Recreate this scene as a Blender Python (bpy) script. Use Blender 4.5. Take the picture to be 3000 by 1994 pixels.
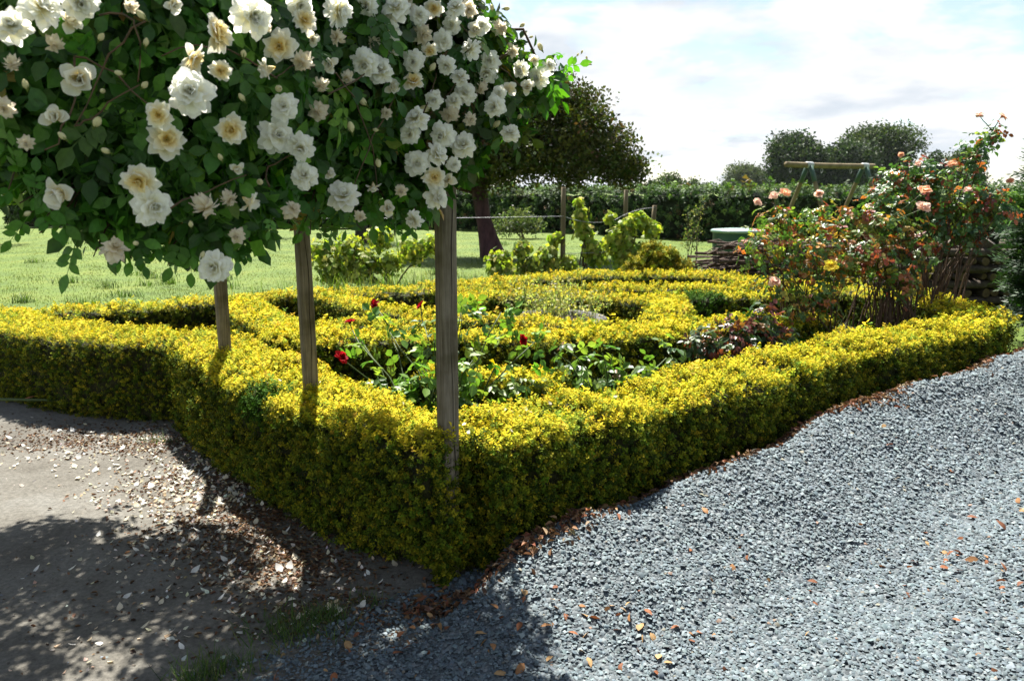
import bpy, math, random
import numpy as np
from mathutils import Vector, Matrix, Euler

# ------------------------------------------------------------------ camera, world, sun, exposure
scene = bpy.context.scene
for o in list(bpy.data.objects):
    bpy.data.objects.remove(o)
R = math.radians
CAM_H = 1.6
cam_d = bpy.data.cameras.new('camera')
cam = bpy.data.objects.new('camera', cam_d)
scene.collection.objects.link(cam)
cam.location = (0, 0, CAM_H)
cam.rotation_euler = (math.pi / 2 - math.atan(347 / 1800), 0, 0)
cam_d.sensor_width = 36
cam_d.lens = 36 * 1800 / 2359
cam_d.clip_start = 0.05
cam_d.clip_end = 3000
cam_d.dof.use_dof = True
cam_d.dof.focus_distance = 3.4
cam_d.dof.aperture_fstop = 6.3
scene.camera = cam

SUN_AZ, SUN_EL = R(-13), R(60)
world = bpy.data.worlds.new('World')
scene.world = world
world.use_nodes = True
wn, wl = world.node_tree.nodes, world.node_tree.links
wn.clear()
def N(nodes, t, **kw):
    n = nodes.new(t)
    for k, v in kw.items():
        if k == 'ins':
            for i, val in v.items():
                n.inputs[i].default_value = val
        else:
            setattr(n, k, v)
    return n
def ramp(nodes, stops, interp='LINEAR'):
    r = nodes.new('ShaderNodeValToRGB')
    e = r.color_ramp.elements
    r.color_ramp.interpolation = interp
    while len(e) < len(stops):
        e.new(0.5)
    for el, (p, c) in zip(e, stops):
        el.position = p
        el.color = (c, c, c, 1) if isinstance(c, (int, float)) else (*c, 1)
    return r
wout = N(wn, 'ShaderNodeOutputWorld')
wbg = N(wn, 'ShaderNodeBackground')
wbg.inputs['Strength'].default_value = 0.05
sky = N(wn, 'ShaderNodeTexSky', sky_type='NISHITA', sun_disc=False, sun_elevation=SUN_EL, sun_rotation=SUN_AZ, air_density=1.0, dust_density=0.4, ozone_density=1.0)
tc = N(wn, 'ShaderNodeTexCoord')
sep = N(wn, 'ShaderNodeSeparateXYZ')
wl.new(tc.outputs['Generated'], sep.inputs[0])
zc = N(wn, 'ShaderNodeMath', operation='MAXIMUM', ins={1: 0.0}); wl.new(sep.outputs['Z'], zc.inputs[0])
za = N(wn, 'ShaderNodeMath', operation='ADD', ins={1: 0.20}); wl.new(zc.outputs[0], za.inputs[0])
dx = N(wn, 'ShaderNodeMath', operation='DIVIDE'); wl.new(sep.outputs['X'], dx.inputs[0]); wl.new(za.outputs[0], dx.inputs[1])
dy = N(wn, 'ShaderNodeMath', operation='DIVIDE'); wl.new(sep.outputs['Y'], dy.inputs[0]); wl.new(za.outputs[0], dy.inputs[1])
cmb = N(wn, 'ShaderNodeCombineXYZ'); wl.new(dx.outputs[0], cmb.inputs[0]); wl.new(dy.outputs[0], cmb.inputs[1]); wl.new(zc.outputs[0], cmb.inputs[2])
n1 = N(wn, 'ShaderNodeTexNoise', ins={'Scale': 1.75, 'Detail': 10.0, 'Roughness': 0.58, 'Distortion': 0.25}); wl.new(cmb.outputs[0], n1.inputs['Vector'])
# cumulus overlaps near the horizon; cover thinned overhead, above the view, to cut ambient light
zl = N(wn, 'ShaderNodeMapRange', ins={1: 0.05, 2: 0.75, 3: 0.035, 4: -0.125}); wl.new(zc.outputs[0], zl.inputs[0])
nz_ = N(wn, 'ShaderNodeMath', operation='ADD'); wl.new(n1.outputs['Fac'], nz_.inputs[0]); wl.new(zl.outputs[0], nz_.inputs[1])
cov = ramp(wn, [(0.435, 0.22), (0.48, 0.66), (0.535, 1.0)]); wl.new(nz_.outputs[0], cov.inputs[0])
mp = N(wn, 'ShaderNodeMapping', ins={'Location': (3.1, 1.7, 0.4)}); wl.new(cmb.outputs[0], mp.inputs[0])
n2 = N(wn, 'ShaderNodeTexNoise', ins={'Scale': 1.9, 'Detail': 7.0, 'Roughness': 0.55}); wl.new(mp.outputs[0], n2.inputs['Vector'])
shade = ramp(wn, [(0.35, (4.2, 4.6, 5.05)), (0.47, (5.4, 5.55, 5.75)), (0.56, (6.1, 6.15, 6.2))]); wl.new(n2.outputs['Fac'], shade.inputs[0])
skm = N(wn, 'ShaderNodeMix', data_type='RGBA'); skm.inputs['Factor'].default_value = 1.0
wl.new(cov.outputs[0], skm.inputs['Factor']); wl.new(sky.outputs[0], skm.inputs['A']); wl.new(shade.outputs[0], skm.inputs['B'])
wl.new(skm.outputs['Result'], wbg.inputs['Color'])
wl.new(wbg.outputs[0], wout.inputs['Surface'])

sun_d = bpy.data.lights.new('sun', 'SUN')
sun_d.energy = 5.0
sun_d.angle = R(0.53)
sun_d.color = (1.0, 0.955, 0.87)
sun = bpy.data.objects.new('sun', sun_d)
scene.collection.objects.link(sun)
to_sun = Vector((math.sin(SUN_AZ) * math.cos(SUN_EL), math.cos(SUN_AZ) * math.cos(SUN_EL), math.sin(SUN_EL)))
sun.rotation_euler = to_sun.to_track_quat('Z', 'Y').to_euler()
sun.location = to_sun * 30
vs = scene.view_settings
vs.view_transform = 'Standard'
vs.look = 'None'
vs.exposure = 1.85
vs.gamma = 1.0
vs.use_curve_mapping = False
scene.render.engine = 'CYCLES'
scene.cycles.max_bounces = 7
scene.cycles.diffuse_bounces = 3
scene.cycles.glossy_bounces = 2
scene.cycles.transmission_bounces = 4
scene.cycles.transparent_max_bounces = 4
scene.cycles.volume_bounces = 0
scene.cycles.caustics_reflective = False
scene.cycles.caustics_refractive = False
scene.cycles.sample_clamp_indirect = 4.0
scene.cycles.use_denoising = True

# ------------------------------------------------------------------ helpers
rng = np.random.default_rng(11)
random.seed(11)
COL = scene.collection
def tag(o, label=None, cat=None, group=None, kind=None):
    if label: o['label'] = label
    if cat: o['category'] = cat
    if group: o['group'] = group
    if kind: o['kind'] = kind
    return o
def empty(name, loc=(0, 0, 0), rz=0.0):
    o = bpy.data.objects.new(name, None)
    COL.objects.link(o)
    o.empty_display_size = 0.1
    o.location = loc
    o.rotation_euler = (0, 0, rz)
    return o
def link(name, me, parent=None, loc=None, mat=None):
    o = bpy.data.objects.new(name, me)
    COL.objects.link(o)
    if mat is not None and not me.materials:
        me.materials.append(mat)
    if parent is not None:
        o.parent = parent
    if loc is not None:
        o.location = loc
    return o
def mesh_np(name, V, F, C=None, smooth=False, mat=None):
    """F: (n,4) or (n,3) index array, or a list of such arrays."""
    V = np.asarray(V, dtype=np.float32)
    Fs = F if isinstance(F, list) else [F]
    Fs = [np.asarray(f, dtype=np.int32) for f in Fs if len(f)]
    me = bpy.data.meshes.new(name)
    me.vertices.add(len(V))
    me.vertices.foreach_set('co', V.ravel())
    nl = sum(f.size for f in Fs)
    npoly = sum(len(f) for f in Fs)
    me.loops.add(nl)
    me.polygons.add(npoly)
    me.loops.foreach_set('vertex_index', np.concatenate([f.ravel() for f in Fs]))
    sizes = np.concatenate([np.full(len(f), f.shape[1], dtype=np.int32) for f in Fs])
    starts = np.concatenate([[0], np.cumsum(sizes)[:-1]]).astype(np.int32)
    me.polygons.foreach_set('loop_start', starts)
    if smooth:
        me.polygons.foreach_set('use_smooth', np.ones(npoly, dtype=bool))
    if C is not None:
        C = np.asarray(C, dtype=np.float32)
        a = me.color_attributes.new('Col', 'FLOAT_COLOR', 'POINT')
        c4 = np.ones((len(V), 4), dtype=np.float32)
        c4[:, :3] = C
        a.data.foreach_set('color', c4.ravel())
    me.update(calc_edges=True)
    me.validate(verbose=False)
    if mat is not None:
        me.materials.append(mat)
    return me
class Acc:
    """collects vertices, quads and triangles of many small pieces"""
    def __init__(s):
        s.V = []; s.Q = []; s.T = []; s.C = []; s.n = 0
    def add(s, V, F, C):
        V = np.asarray(V, np.float32).reshape(-1, 3)
        F = np.asarray(F, np.int32)
        s.V.append(V)
        (s.Q if F.shape[1] == 4 else s.T).append(F + s.n)
        C = np.asarray(C, np.float32)
        if C.ndim == 1:
            C = np.tile(C, (len(V), 1))
        s.C.append(C)
        s.n += len(V)
    def scatter(s, tV, tF, Rm, T, S, C, tC=None):
        """copies of a template: Rm (n,3,3), T (n,3), S (n,), C (n,3); tC (k,) brightness or (k,3) factor per template vertex"""
        n = len(T)
        if n == 0:
            return
        k = len(tV)
        P = np.einsum('nij,kj->nki', Rm, tV) * np.asarray(S, float).reshape(n, 1, 1) + np.asarray(T)[:, None, :]
        CC = np.repeat(np.asarray(C, float)[:, None, :], k, axis=1)
        if tC is not None:
            tC = np.asarray(tC, float)
            CC = CC * (tC[None, :, None] if tC.ndim == 1 else tC[None, :, :])
        Fi = (np.asarray(tF)[None, :, :] + (np.arange(n) * k)[:, None, None]).reshape(-1, np.asarray(tF).shape[1])
        s.add(P.reshape(-1, 3), Fi, CC.reshape(-1, 3))
    def mesh(s, name, mat, smooth=False):
        F = []
        if s.Q: F.append(np.concatenate(s.Q))
        if s.T: F.append(np.concatenate(s.T))
        return mesh_np(name, np.concatenate(s.V), F, np.concatenate(s.C), smooth, mat)
def unit(a):
    a = np.asarray(a, float)
    return a / np.maximum(np.linalg.norm(a, axis=-1, keepdims=True), 1e-9)
def frames(axis, normal):
    """rotation matrices with local Y along axis and local Z near normal"""
    y = unit(axis)
    x = unit(np.cross(y, normal))
    z = np.cross(x, y)
    return np.stack([x, y, z], axis=-1)
def rvec(n):
    return unit(rng.normal(size=(n, 3)))
def lump(P, s=1.0, seed=0.0):
    """smooth pseudo-noise, about -1..1, on points (n,3)"""
    P = np.asarray(P, float) * s + seed
    x, y, z = P[..., 0], P[..., 1], P[..., 2]
    return (np.sin(1.7 * x + 2.3 * y + 0.7) * np.cos(1.3 * y - 2.1 * z + 1.1) + 0.6 * np.sin(3.9 * x - 2.7 * z + 2.0) * np.cos(3.1 * y + 1.9 * x) + 0.35 * np.sin(7.3 * y + 5.1 * z) * np.sin(6.1 * x - 4.3 * y)) / 1.6
def tube(pts, rad, nseg=6, col=(1, 1, 1), acc=None):
    pts = np.asarray(pts, float)
    rad = np.broadcast_to(np.asarray(rad, float), (len(pts),))
    d = np.gradient(pts, axis=0)
    d = unit(d)
    ref = np.array([0.31, 0.9, 0.2]) if abs(d[0][2]) > 0.6 else np.array([0.05, 0.1, 1.0])
    u = unit(np.cross(d, ref)); v = np.cross(d, u)
    a = np.linspace(0, 2 * np.pi, nseg, endpoint=False)
    V = pts[:, None, :] + rad[:, None, None] * (np.cos(a)[None, :, None] * u[:, None, :] + np.sin(a)[None, :, None] * v[:, None, :])
    V = V.reshape(-1, 3)
    m = len(pts)
    F = []
    for i in range(m - 1):
        for j in range(nseg):
            F.append((i * nseg + j, i * nseg + (j + 1) % nseg, (i + 1) * nseg + (j + 1) % nseg, (i + 1) * nseg + j))
    for i in (0, m - 1):   # end caps
        b = i * nseg
        for j in range(1, nseg - 2, 2):
            q = (b, b + j, b + j + 1, b + min(j + 2, nseg - 1))
            F.append(q if i else q[::-1])
    F = np.array(F)
    if acc is not None:
        acc.add(V, F, np.asarray(col, float))
        return None
    return V, F
def tube_mesh(name, pts, rad, mat, nseg=6):
    V, F = tube(pts, rad, nseg)
    return mesh_np(name, V, F, None, True, mat)
def bend(p0, p1, sag, n=6, wob=0.0):
    t = np.linspace(0, 1, n)[:, None]
    p0 = np.asarray(p0, float); p1 = np.asarray(p1, float)
    P = p0 + (p1 - p0) * t + np.asarray(sag, float) * (4 * t * (1 - t))
    if wob:
        w = rng.normal(size=P.shape) * wob
        w[0] = 0
        P = P + w
    return P
def box(acc, c, s, col, rz=0.0):
    c = np.asarray(c, float); s = np.asarray(s, float) / 2
    V = np.array([(x, y, z) for z in (-1, 1) for y in (-1, 1) for x in (-1, 1)], float) * s
    ca, sa = math.cos(rz), math.sin(rz)
    V = V @ np.array([[ca, sa, 0], [-sa, ca, 0], [0, 0, 1]]) + c
    F = np.array([(0, 2, 3, 1), (4, 5, 7, 6), (0, 1, 5, 4), (2, 6, 7, 3), (0, 4, 6, 2), (1, 3, 7, 5)])
    acc.add(V, F, np.asarray(col, float))
def pick(palette, n, jit=0.12, k=0.52, hue=0.4):
    """n colours drawn from [(weight, (r,g,b)), ...] with a little jitter"""
    w = np.array([p[0] for p in palette], float)
    c = np.array([p[1] for p in palette], float)
    i = rng.choice(len(w), n, p=w / w.sum())
    return np.clip(k * c[i] * (1 + rng.normal(size=(n, 1)) * jit) * (1 + rng.normal(size=(n, 3)) * jit * hue), 0.002, 0.95)

# ------------------------------------------------------------------ materials
def new_mat(name):
    m = bpy.data.materials.new(name)
    m.use_nodes = True
    nt = m.node_tree
    nt.nodes.clear()
    out = nt.nodes.new('ShaderNodeOutputMaterial')
    return m, nt.nodes, nt.links, out
def leaf_mat(name, rough=0.45, transl=0.35, spec=0.4, tint=(1.25, 1.35, 0.55), var=0.25):
    m, n, l, out = new_mat(name)
    at = N(n, 'ShaderNodeAttribute', attribute_name='Col')
    oi = N(n, 'ShaderNodeObjectInfo')
    mr = N(n, 'ShaderNodeMapRange', ins={3: 1 - var, 4: 1 + var}); l.new(oi.outputs['Random'], mr.inputs[0])
    mu = N(n, 'ShaderNodeVectorMath', operation='SCALE'); l.new(at.outputs['Color'], mu.inputs[0]); l.new(mr.outputs[0], mu.inputs['Scale'])
    tcn = N(n, 'ShaderNodeTexCoord')
    nz = N(n, 'ShaderNodeTexNoise', ins={'Scale': 90.0, 'Detail': 2.0}); l.new(tcn.outputs['Object'], nz.inputs['Vector'])
    m2 = N(n, 'ShaderNodeMapRange', ins={1: 0.3, 2: 0.7, 3: 0.82, 4: 1.16}); l.new(nz.outputs['Fac'], m2.inputs[0])
    mv = N(n, 'ShaderNodeVectorMath', operation='SCALE'); l.new(mu.outputs[0], mv.inputs[0]); l.new(m2.outputs[0], mv.inputs['Scale'])
    b = N(n, 'ShaderNodeBsdfPrincipled', ins={'Roughness': rough, 'Specular IOR Level': spec}); l.new(mv.outputs[0], b.inputs['Base Color'])
    tm = N(n, 'ShaderNodeVectorMath', operation='MULTIPLY'); tm.inputs[1].default_value = tint; l.new(mv.outputs[0], tm.inputs[0])
    t = N(n, 'ShaderNodeBsdfTranslucent'); l.new(tm.outputs[0], t.inputs['Color'])
    mx = N(n, 'ShaderNodeMixShader', ins={0: transl}); l.new(b.outputs[0], mx.inputs[1]); l.new(t.outputs[0], mx.inputs[2])
    l.new(mx.outputs[0], out.inputs['Surface'])
    return m
def col_mat(name, rough=0.8, spec=0.3, var=0.15, nscale=40.0, bump=0.0):
    """vertex-coloured solid (stones, twigs, wood ends) with fine grain"""
    m, n, l, out = new_mat(name)
    at = N(n, 'ShaderNodeAttribute', attribute_name='Col')
    tcn = N(n, 'ShaderNodeTexCoord')
    nz = N(n, 'ShaderNodeTexNoise', ins={'Scale': nscale, 'Detail': 4.0}); l.new(tcn.outputs['Object'], nz.inputs['Vector'])
    m2 = N(n, 'ShaderNodeMapRange', ins={1: 0.3, 2: 0.7, 3: 1 - var, 4: 1 + var}); l.new(nz.outputs['Fac'], m2.inputs[0])
    mv = N(n, 'ShaderNodeVectorMath', operation='SCALE'); l.new(at.outputs['Color'], mv.inputs[0]); l.new(m2.outputs[0], mv.inputs['Scale'])
    b = N(n, 'ShaderNodeBsdfPrincipled', ins={'Roughness': rough, 'Specular IOR Level': spec}); l.new(mv.outputs[0], b.inputs['Base Color'])
    if bump:
        bp = N(n, 'ShaderNodeBump', ins={'Strength': bump, 'Distance': 0.01}); l.new(nz.outputs['Fac'], bp.inputs['Height']); l.new(bp.outputs[0], b.inputs['Normal'])
    l.new(b.outputs[0], out.inputs['Surface'])
    return m
def noise_mat(name, c1, c2, scale, rough=0.85, bump=0.3, dist=0.01, stretch=(1, 1, 1), detail=6.0, c3=None, spec=0.25):
    """two- or three-colour noise with bump, object coordinates"""
    m, n, l, out = new_mat(name)
    tcn = N(n, 'ShaderNodeTexCoord')
    mpg = N(n, 'ShaderNodeMapping', ins={'Scale': stretch}); l.new(tcn.outputs['Object'], mpg.inputs[0])
    nz = N(n, 'ShaderNodeTexNoise', ins={'Scale': scale, 'Detail': detail, 'Roughness': 0.62}); l.new(mpg.outputs[0], nz.inputs['Vector'])
    c1, c2, c3 = [None if c is None else tuple(0.56 * v for v in c) for c in (c1, c2, c3)]
    st = [(0.32, c1), (0.66, c2)] if c3 is None else [(0.3, c1), (0.5, c2), (0.7, c3)]
    rp = ramp(n, st); l.new(nz.outputs['Fac'], rp.inputs[0])
    b = N(n, 'ShaderNodeBsdfPrincipled', ins={'Roughness': rough, 'Specular IOR Level': spec}); l.new(rp.outputs[0], b.inputs['Base Color'])
    if bump:
        bp = N(n, 'ShaderNodeBump', ins={'Strength': bump, 'Distance': dist}); l.new(nz.outputs['Fac'], bp.inputs['Height']); l.new(bp.outputs[0], b.inputs['Normal'])
    l.new(b.outputs[0], out.inputs['Surface'])
    return m
M = {}
M['gold'] = leaf_mat('golden_hedge_leaf', 0.75, 0.12, 0.05, (1.1, 1.2, 0.5), 0.06)
M['rose_leaf'] = leaf_mat('rose_leaf', 0.45, 0.35, 0.32, (1.8, 2.3, 0.4), 0.3)
M['bush_leaf'] = leaf_mat('bush_rose_leaf', 0.42, 0.38, 0.4, (1.4, 1.5, 0.6), 0.25)
M['soft_leaf'] = leaf_mat('soft_leaf', 0.5, 0.5, 0.25, (1.3, 1.4, 0.5), 0.15)
M['tree_leaf'] = leaf_mat('tree_leaf', 0.65, 0.25, 0.2, (1.3, 1.4, 0.6), 0.05)
M['grass'] = leaf_mat('grass_blade', 0.5, 0.42, 0.3, (1.25, 1.3, 0.5), 0.05)
M['conifer'] = leaf_mat('conifer_spray', 0.55, 0.25, 0.25, (1.2, 1.4, 0.6), 0.05)
M['petal'] = leaf_mat('petal', 0.6, 0.56, 0.15, (1.0, 1.0, 0.96), 0.03)
M['litter'] = leaf_mat('dry_litter', 0.7, 0.15, 0.2, (1.2, 1.0, 0.7), 0.2)
M['bark'] = noise_mat('rose_bark', (0.06, 0.035, 0.02), (0.16, 0.1, 0.06), 30, 0.8, 0.5, 0.004, (1, 1, 0.3))
M['tree_bark'] = noise_mat('plum_tree_bark', (0.050, 0.022, 0.028), (0.15, 0.07, 0.08), 9, 0.9, 0.9, 0.03, (1, 1, 0.35))
M['far_bark'] = noise_mat('far_tree_bark', (0.05, 0.04, 0.03), (0.12, 0.1, 0.08), 4, 0.9, 0.4, 0.03)
M['core'] = noise_mat('hedge_inner_branches', (0.020, 0.022, 0.008), (0.075, 0.080, 0.018), 45, 0.9, 0.9, 0.02)
M['back_core'] = noise_mat('back_hedge_branches', (0.012, 0.018, 0.008), (0.03, 0.045, 0.016), 6, 0.9, 0.9, 0.05)
M['stone'] = col_mat('gravel_stone', 0.72, 0.35, 0.18, 160.0)
M['cane'] = col_mat('rose_cane', 0.6, 0.35, 0.2, 60.0)

# ------------------------------------------------------------------ ground, earth, soil, gravel
def in_poly(X, Y, poly):
    X = np.asarray(X); Y = np.asarray(Y)
    inside = np.zeros(X.shape, bool)
    n = len(poly)
    for i in range(n):
        x1, y1 = poly[i]; x2, y2 = poly[(i + 1) % n]
        c = ((y1 > Y) != (y2 > Y)) & (X < (x2 - x1) * (Y - y1) / (y2 - y1 + 1e-12) + x1)
        inside ^= c
    return inside
def grid_sheet(name, xs, ys, zf, mat, poly=None, kind='structure'):
    X, Y = np.meshgrid(xs, ys)
    Z = zf(X, Y)
    V = np.stack([X, Y, Z], -1).reshape(-1, 3)
    nx, ny = len(xs), len(ys)
    i, j = np.meshgrid(np.arange(nx - 1), np.arange(ny - 1))
    a = (j * nx + i).ravel()
    F = np.stack([a, a + 1, a + nx + 1, a + nx], -1)
    if poly is not None:
        c = V[F].mean(1)
        F = F[in_poly(c[:, 0], c[:, 1], poly)]
        used = np.unique(F)
        remap = -np.ones(len(V), int); remap[used] = np.arange(len(used))
        V = V[used]; F = remap[F]
    o = link(name, mesh_np(name, V, F, None, True, mat))
    tag(o, kind=kind)
    return o
def smooth01(x, a, b):
    t = np.clip((np.asarray(x, float) - a) / (b - a), 0, 1)
    return t * t * (3 - 2 * t)
def xyz(X, Y):
    return np.stack([X, Y, np.zeros_like(X)], -1)

m, n, l, out = new_mat('lawn')
tcn = N(n, 'ShaderNodeTexCoord')
nA = N(n, 'ShaderNodeTexNoise', ins={'Scale': 0.8, 'Detail': 7.0, 'Roughness': 0.68}); l.new(tcn.outputs['Object'], nA.inputs['Vector'])
nB = N(n, 'ShaderNodeTexNoise', ins={'Scale': 16.0, 'Detail': 6.0, 'Roughness': 0.7}); l.new(tcn.outputs['Object'], nB.inputs['Vector'])
rA = ramp(n, [(0.3, (0.0433, 0.0806, 0.0056)), (0.5, (0.0722, 0.1142, 0.0078)), (0.68, (0.1083, 0.1378, 0.0134))]); l.new(nA.outputs['Fac'], rA.inputs[0])
mB = N(n, 'ShaderNodeMapRange', ins={1: 0.3, 2: 0.7, 3: 0.62, 4: 1.3}); l.new(nB.outputs['Fac'], mB.inputs[0])
sc = N(n, 'ShaderNodeVectorMath', operation='SCALE'); l.new(rA.outputs[0], sc.inputs[0]); l.new(mB.outputs[0], sc.inputs['Scale'])
b = N(n, 'ShaderNodeBsdfPrincipled', ins={'Roughness': 0.8, 'Specular IOR Level': 0.2}); l.new(sc.outputs[0], b.inputs['Base Color'])
bp = N(n, 'ShaderNodeBump', ins={'Strength': 0.7, 'Distance': 0.04}); l.new(nB.outputs['Fac'], bp.inputs['Height']); l.new(bp.outputs[0], b.inputs['Normal'])
l.new(b.outputs[0], out.inputs['Surface'])
M['lawn'] = m

m, n, l, out = new_mat('bare_earth')
tcn = N(n, 'ShaderNodeTexCoord')
nA = N(n, 'ShaderNodeTexNoise', ins={'Scale': 1.7, 'Detail': 7.0, 'Roughness': 0.62}); l.new(tcn.outputs['Object'], nA.inputs['Vector'])
nB = N(n, 'ShaderNodeTexNoise', ins={'Scale': 45.0, 'Detail': 8.0, 'Roughness': 0.78}); l.new(tcn.outputs['Object'], nB.inputs['Vector'])
nC = N(n, 'ShaderNodeTexNoise', ins={'Scale': 9.0, 'Detail': 4.0}); l.new(tcn.outputs['Object'], nC.inputs['Vector'])
rA = ramp(n, [(0.3, (0.0830, 0.0753, 0.0625)), (0.5, (0.1286, 0.1210, 0.1045)), (0.7, (0.1660, 0.1615, 0.1465))]); l.new(nA.outputs['Fac'], rA.inputs[0])
mB = N(n, 'ShaderNodeMapRange', ins={1: 0.3, 2: 0.7, 3: 0.55, 4: 1.4}); l.new(nB.outputs['Fac'], mB.inputs[0])
sc = N(n, 'ShaderNodeVectorMath', operation='SCALE'); l.new(rA.outputs[0], sc.inputs[0]); l.new(mB.outputs[0], sc.inputs['Scale'])
b = N(n, 'ShaderNodeBsdfPrincipled', ins={'Roughness': 0.9, 'Specular IOR Level': 0.15}); l.new(sc.outputs[0], b.inputs['Base Color'])
ad = N(n, 'ShaderNodeMath', operation='MULTIPLY_ADD', ins={1: 2.0}); l.new(nC.outputs['Fac'], ad.inputs[0]); l.new(nB.outputs['Fac'], ad.inputs[2])
bp = N(n, 'ShaderNodeBump', ins={'Strength': 0.9, 'Distance': 0.012}); l.new(ad.outputs[0], bp.inputs['Height']); l.new(bp.outputs[0], b.inputs['Normal'])
l.new(b.outputs[0], out.inputs['Surface'])
M['earth'] = m
M['soil'] = noise_mat('bed_soil', (0.03, 0.022, 0.014), (0.10, 0.075, 0.05), 28, 0.95, 0.9, 0.02)

m, n, l, out = new_mat('gravel_bed')
tcn = N(n, 'ShaderNodeTexCoord')
vo = N(n, 'ShaderNodeTexVoronoi', ins={'Scale': 62.0}); l.new(tcn.outputs['Object'], vo.inputs['Vector'])
rA = ramp(n, [(0.0, (0.0324, 0.0403, 0.0454)), (0.5, (0.0756, 0.0893, 0.0972)), (1.0, (0.1512, 0.1692, 0.1764))])
sp = N(n, 'ShaderNodeSeparateColor'); l.new(vo.outputs['Color'], sp.inputs[0]); l.new(sp.outputs[0], rA.inputs[0])
b = N(n, 'ShaderNodeBsdfPrincipled', ins={'Roughness': 0.8, 'Specular IOR Level': 0.25}); l.new(rA.outputs[0], b.inputs['Base Color'])
inv = N(n, 'ShaderNodeMath', operation='SUBTRACT', ins={0: 1.0}); l.new(vo.outputs['Distance'], inv.inputs[1])
bp = N(n, 'ShaderNodeBump', ins={'Strength': 0.9, 'Distance': 0.012}); l.new(inv.outputs[0], bp.inputs['Height']); l.new(bp.outputs[0], b.inputs['Normal'])
l.new(b.outputs[0], out.inputs['Surface'])
M['gravel_bed'] = m

def spread(a, b, fine0, fine1, step, k):
    mid = np.arange(fine0, fine1 + step / 2, step)
    lo = fine0 - np.geomspace(step, fine0 - a, k); hi = fine1 + np.geomspace(step, b - fine1, k)
    return np.concatenate([lo[::-1], mid, hi])
def lawn_z(X, Y):
    P = xyz(X, Y)
    far = smooth01(Y, 8, 16)
    return -0.02 + far * (0.05 * lump(P, 0.23) + 0.03 * lump(P, 0.8, 3.0))
grid_sheet('ground', spread(-1600, 1600, -16, 16, 0.5, 26), spread(-1200, 2200, -4, 40, 0.5, 30), lawn_z, M['lawn'])

GA = np.array([-0.25, 3.0]); GU = np.array([0.797, 0.603]); GN = np.array([0.603, -0.797])
def gravel_st(X, Y):
    dx, dy = X - GA[0], Y - GA[1]
    return dx * GU[0] + dy * GU[1], dx * GN[0] + dy * GN[1]
def gravel_edge(X, Y):
    """how far a point lies beyond the ragged border towards the bare earth (negative = in the gravel)"""
    P = xyz(X, Y)
    return (X + 0.52) * -0.77 + (Y - 2.78) * 0.64 + 0.06 * lump(P, 3.0, 1.3) + 0.05 * lump(P, 8.0, 4.0)
def gravel_z(X, Y):
    s, t = gravel_st(X, Y)
    t = t + 0.035 * np.sin(s * 2.6 + 0.6) + 0.02 * np.sin(s * 6.1)
    r = np.interp(s, [-1, -.3, -.05, .2, .5, .9, 1.5, 2.7, 4.5, 6, 9], [0.0, .01, .07, .19, .235, .25, .29, .37, .40, .40, .40])
    g = np.interp(t, [-0.4, .28, .36, .60, .90, 1.08, 1.5, 1.9, 4], [1, 1, .96, .58, .12, .07, .34, .44, .40])
    P = xyz(X, Y)
    z = 0.02 + r * g + 0.028 * lump(P, 1.7, 2.0) * smooth01(t, 0.0, 0.5) + 0.006 * lump(P, 5.0, 7.0)
    z = z - np.maximum(0, 0.29 - t) * 0.8
    e = gravel_edge(X, Y)
    z = z - np.maximum(0, e + 0.10) * 0.16
    return np.maximum(z, -0.35)
grid_sheet('gravel_path', np.arange(-2.2, 10.01, 0.08), np.arange(-2.6, 9.3, 0.08), gravel_z, M['gravel_bed'])
EARTH = [(.35, 3.2), (-.3, 3.3), (-1.45, 4.35), (-2.1, 5.3), (-2.75, 5.6), (-4.4, 6.6), (-9, 9), (-9, -3), (.6, -3), (.6, 2.9)]
def earth_z(X, Y):
    P = xyz(X, Y)
    return 0.004 + 0.010 * lump(P, 1.3) + 0.004 * lump(P, 5.0, 2.0)
grid_sheet('bare_earth', np.arange(-9, 0.7, 0.08), np.arange(-3, 9, 0.08), earth_z, M['earth'], EARTH)
BED = [(-.3, 3.2), (1.15, 4.15), (3.6, 5.95), (4.0, 7.2), (3.6, 8.7), (2.8, 9.6), (1.5, 10.3), (0.2, 9.7), (-.9, 8.8), (-1.7, 8.3), (-2.6, 8.1), (-3.4, 7.4), (-4.5, 6.6), (-2.75, 5.6), (-2.1, 5.3), (-1.45, 4.35)]
def soil_z(X, Y):
    P = xyz(X, Y)
    return 0.008 + 0.015 * lump(P, 3.0) + 0.20 * smooth01(X, 1.2, 2.9) * smooth01(Y, 9.8, 8.0)
grid_sheet('bed_soil', np.arange(-4.6, 4.2, 0.1), np.arange(3.1, 10.5, 0.1), soil_z, M['soil'], BED)

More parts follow.
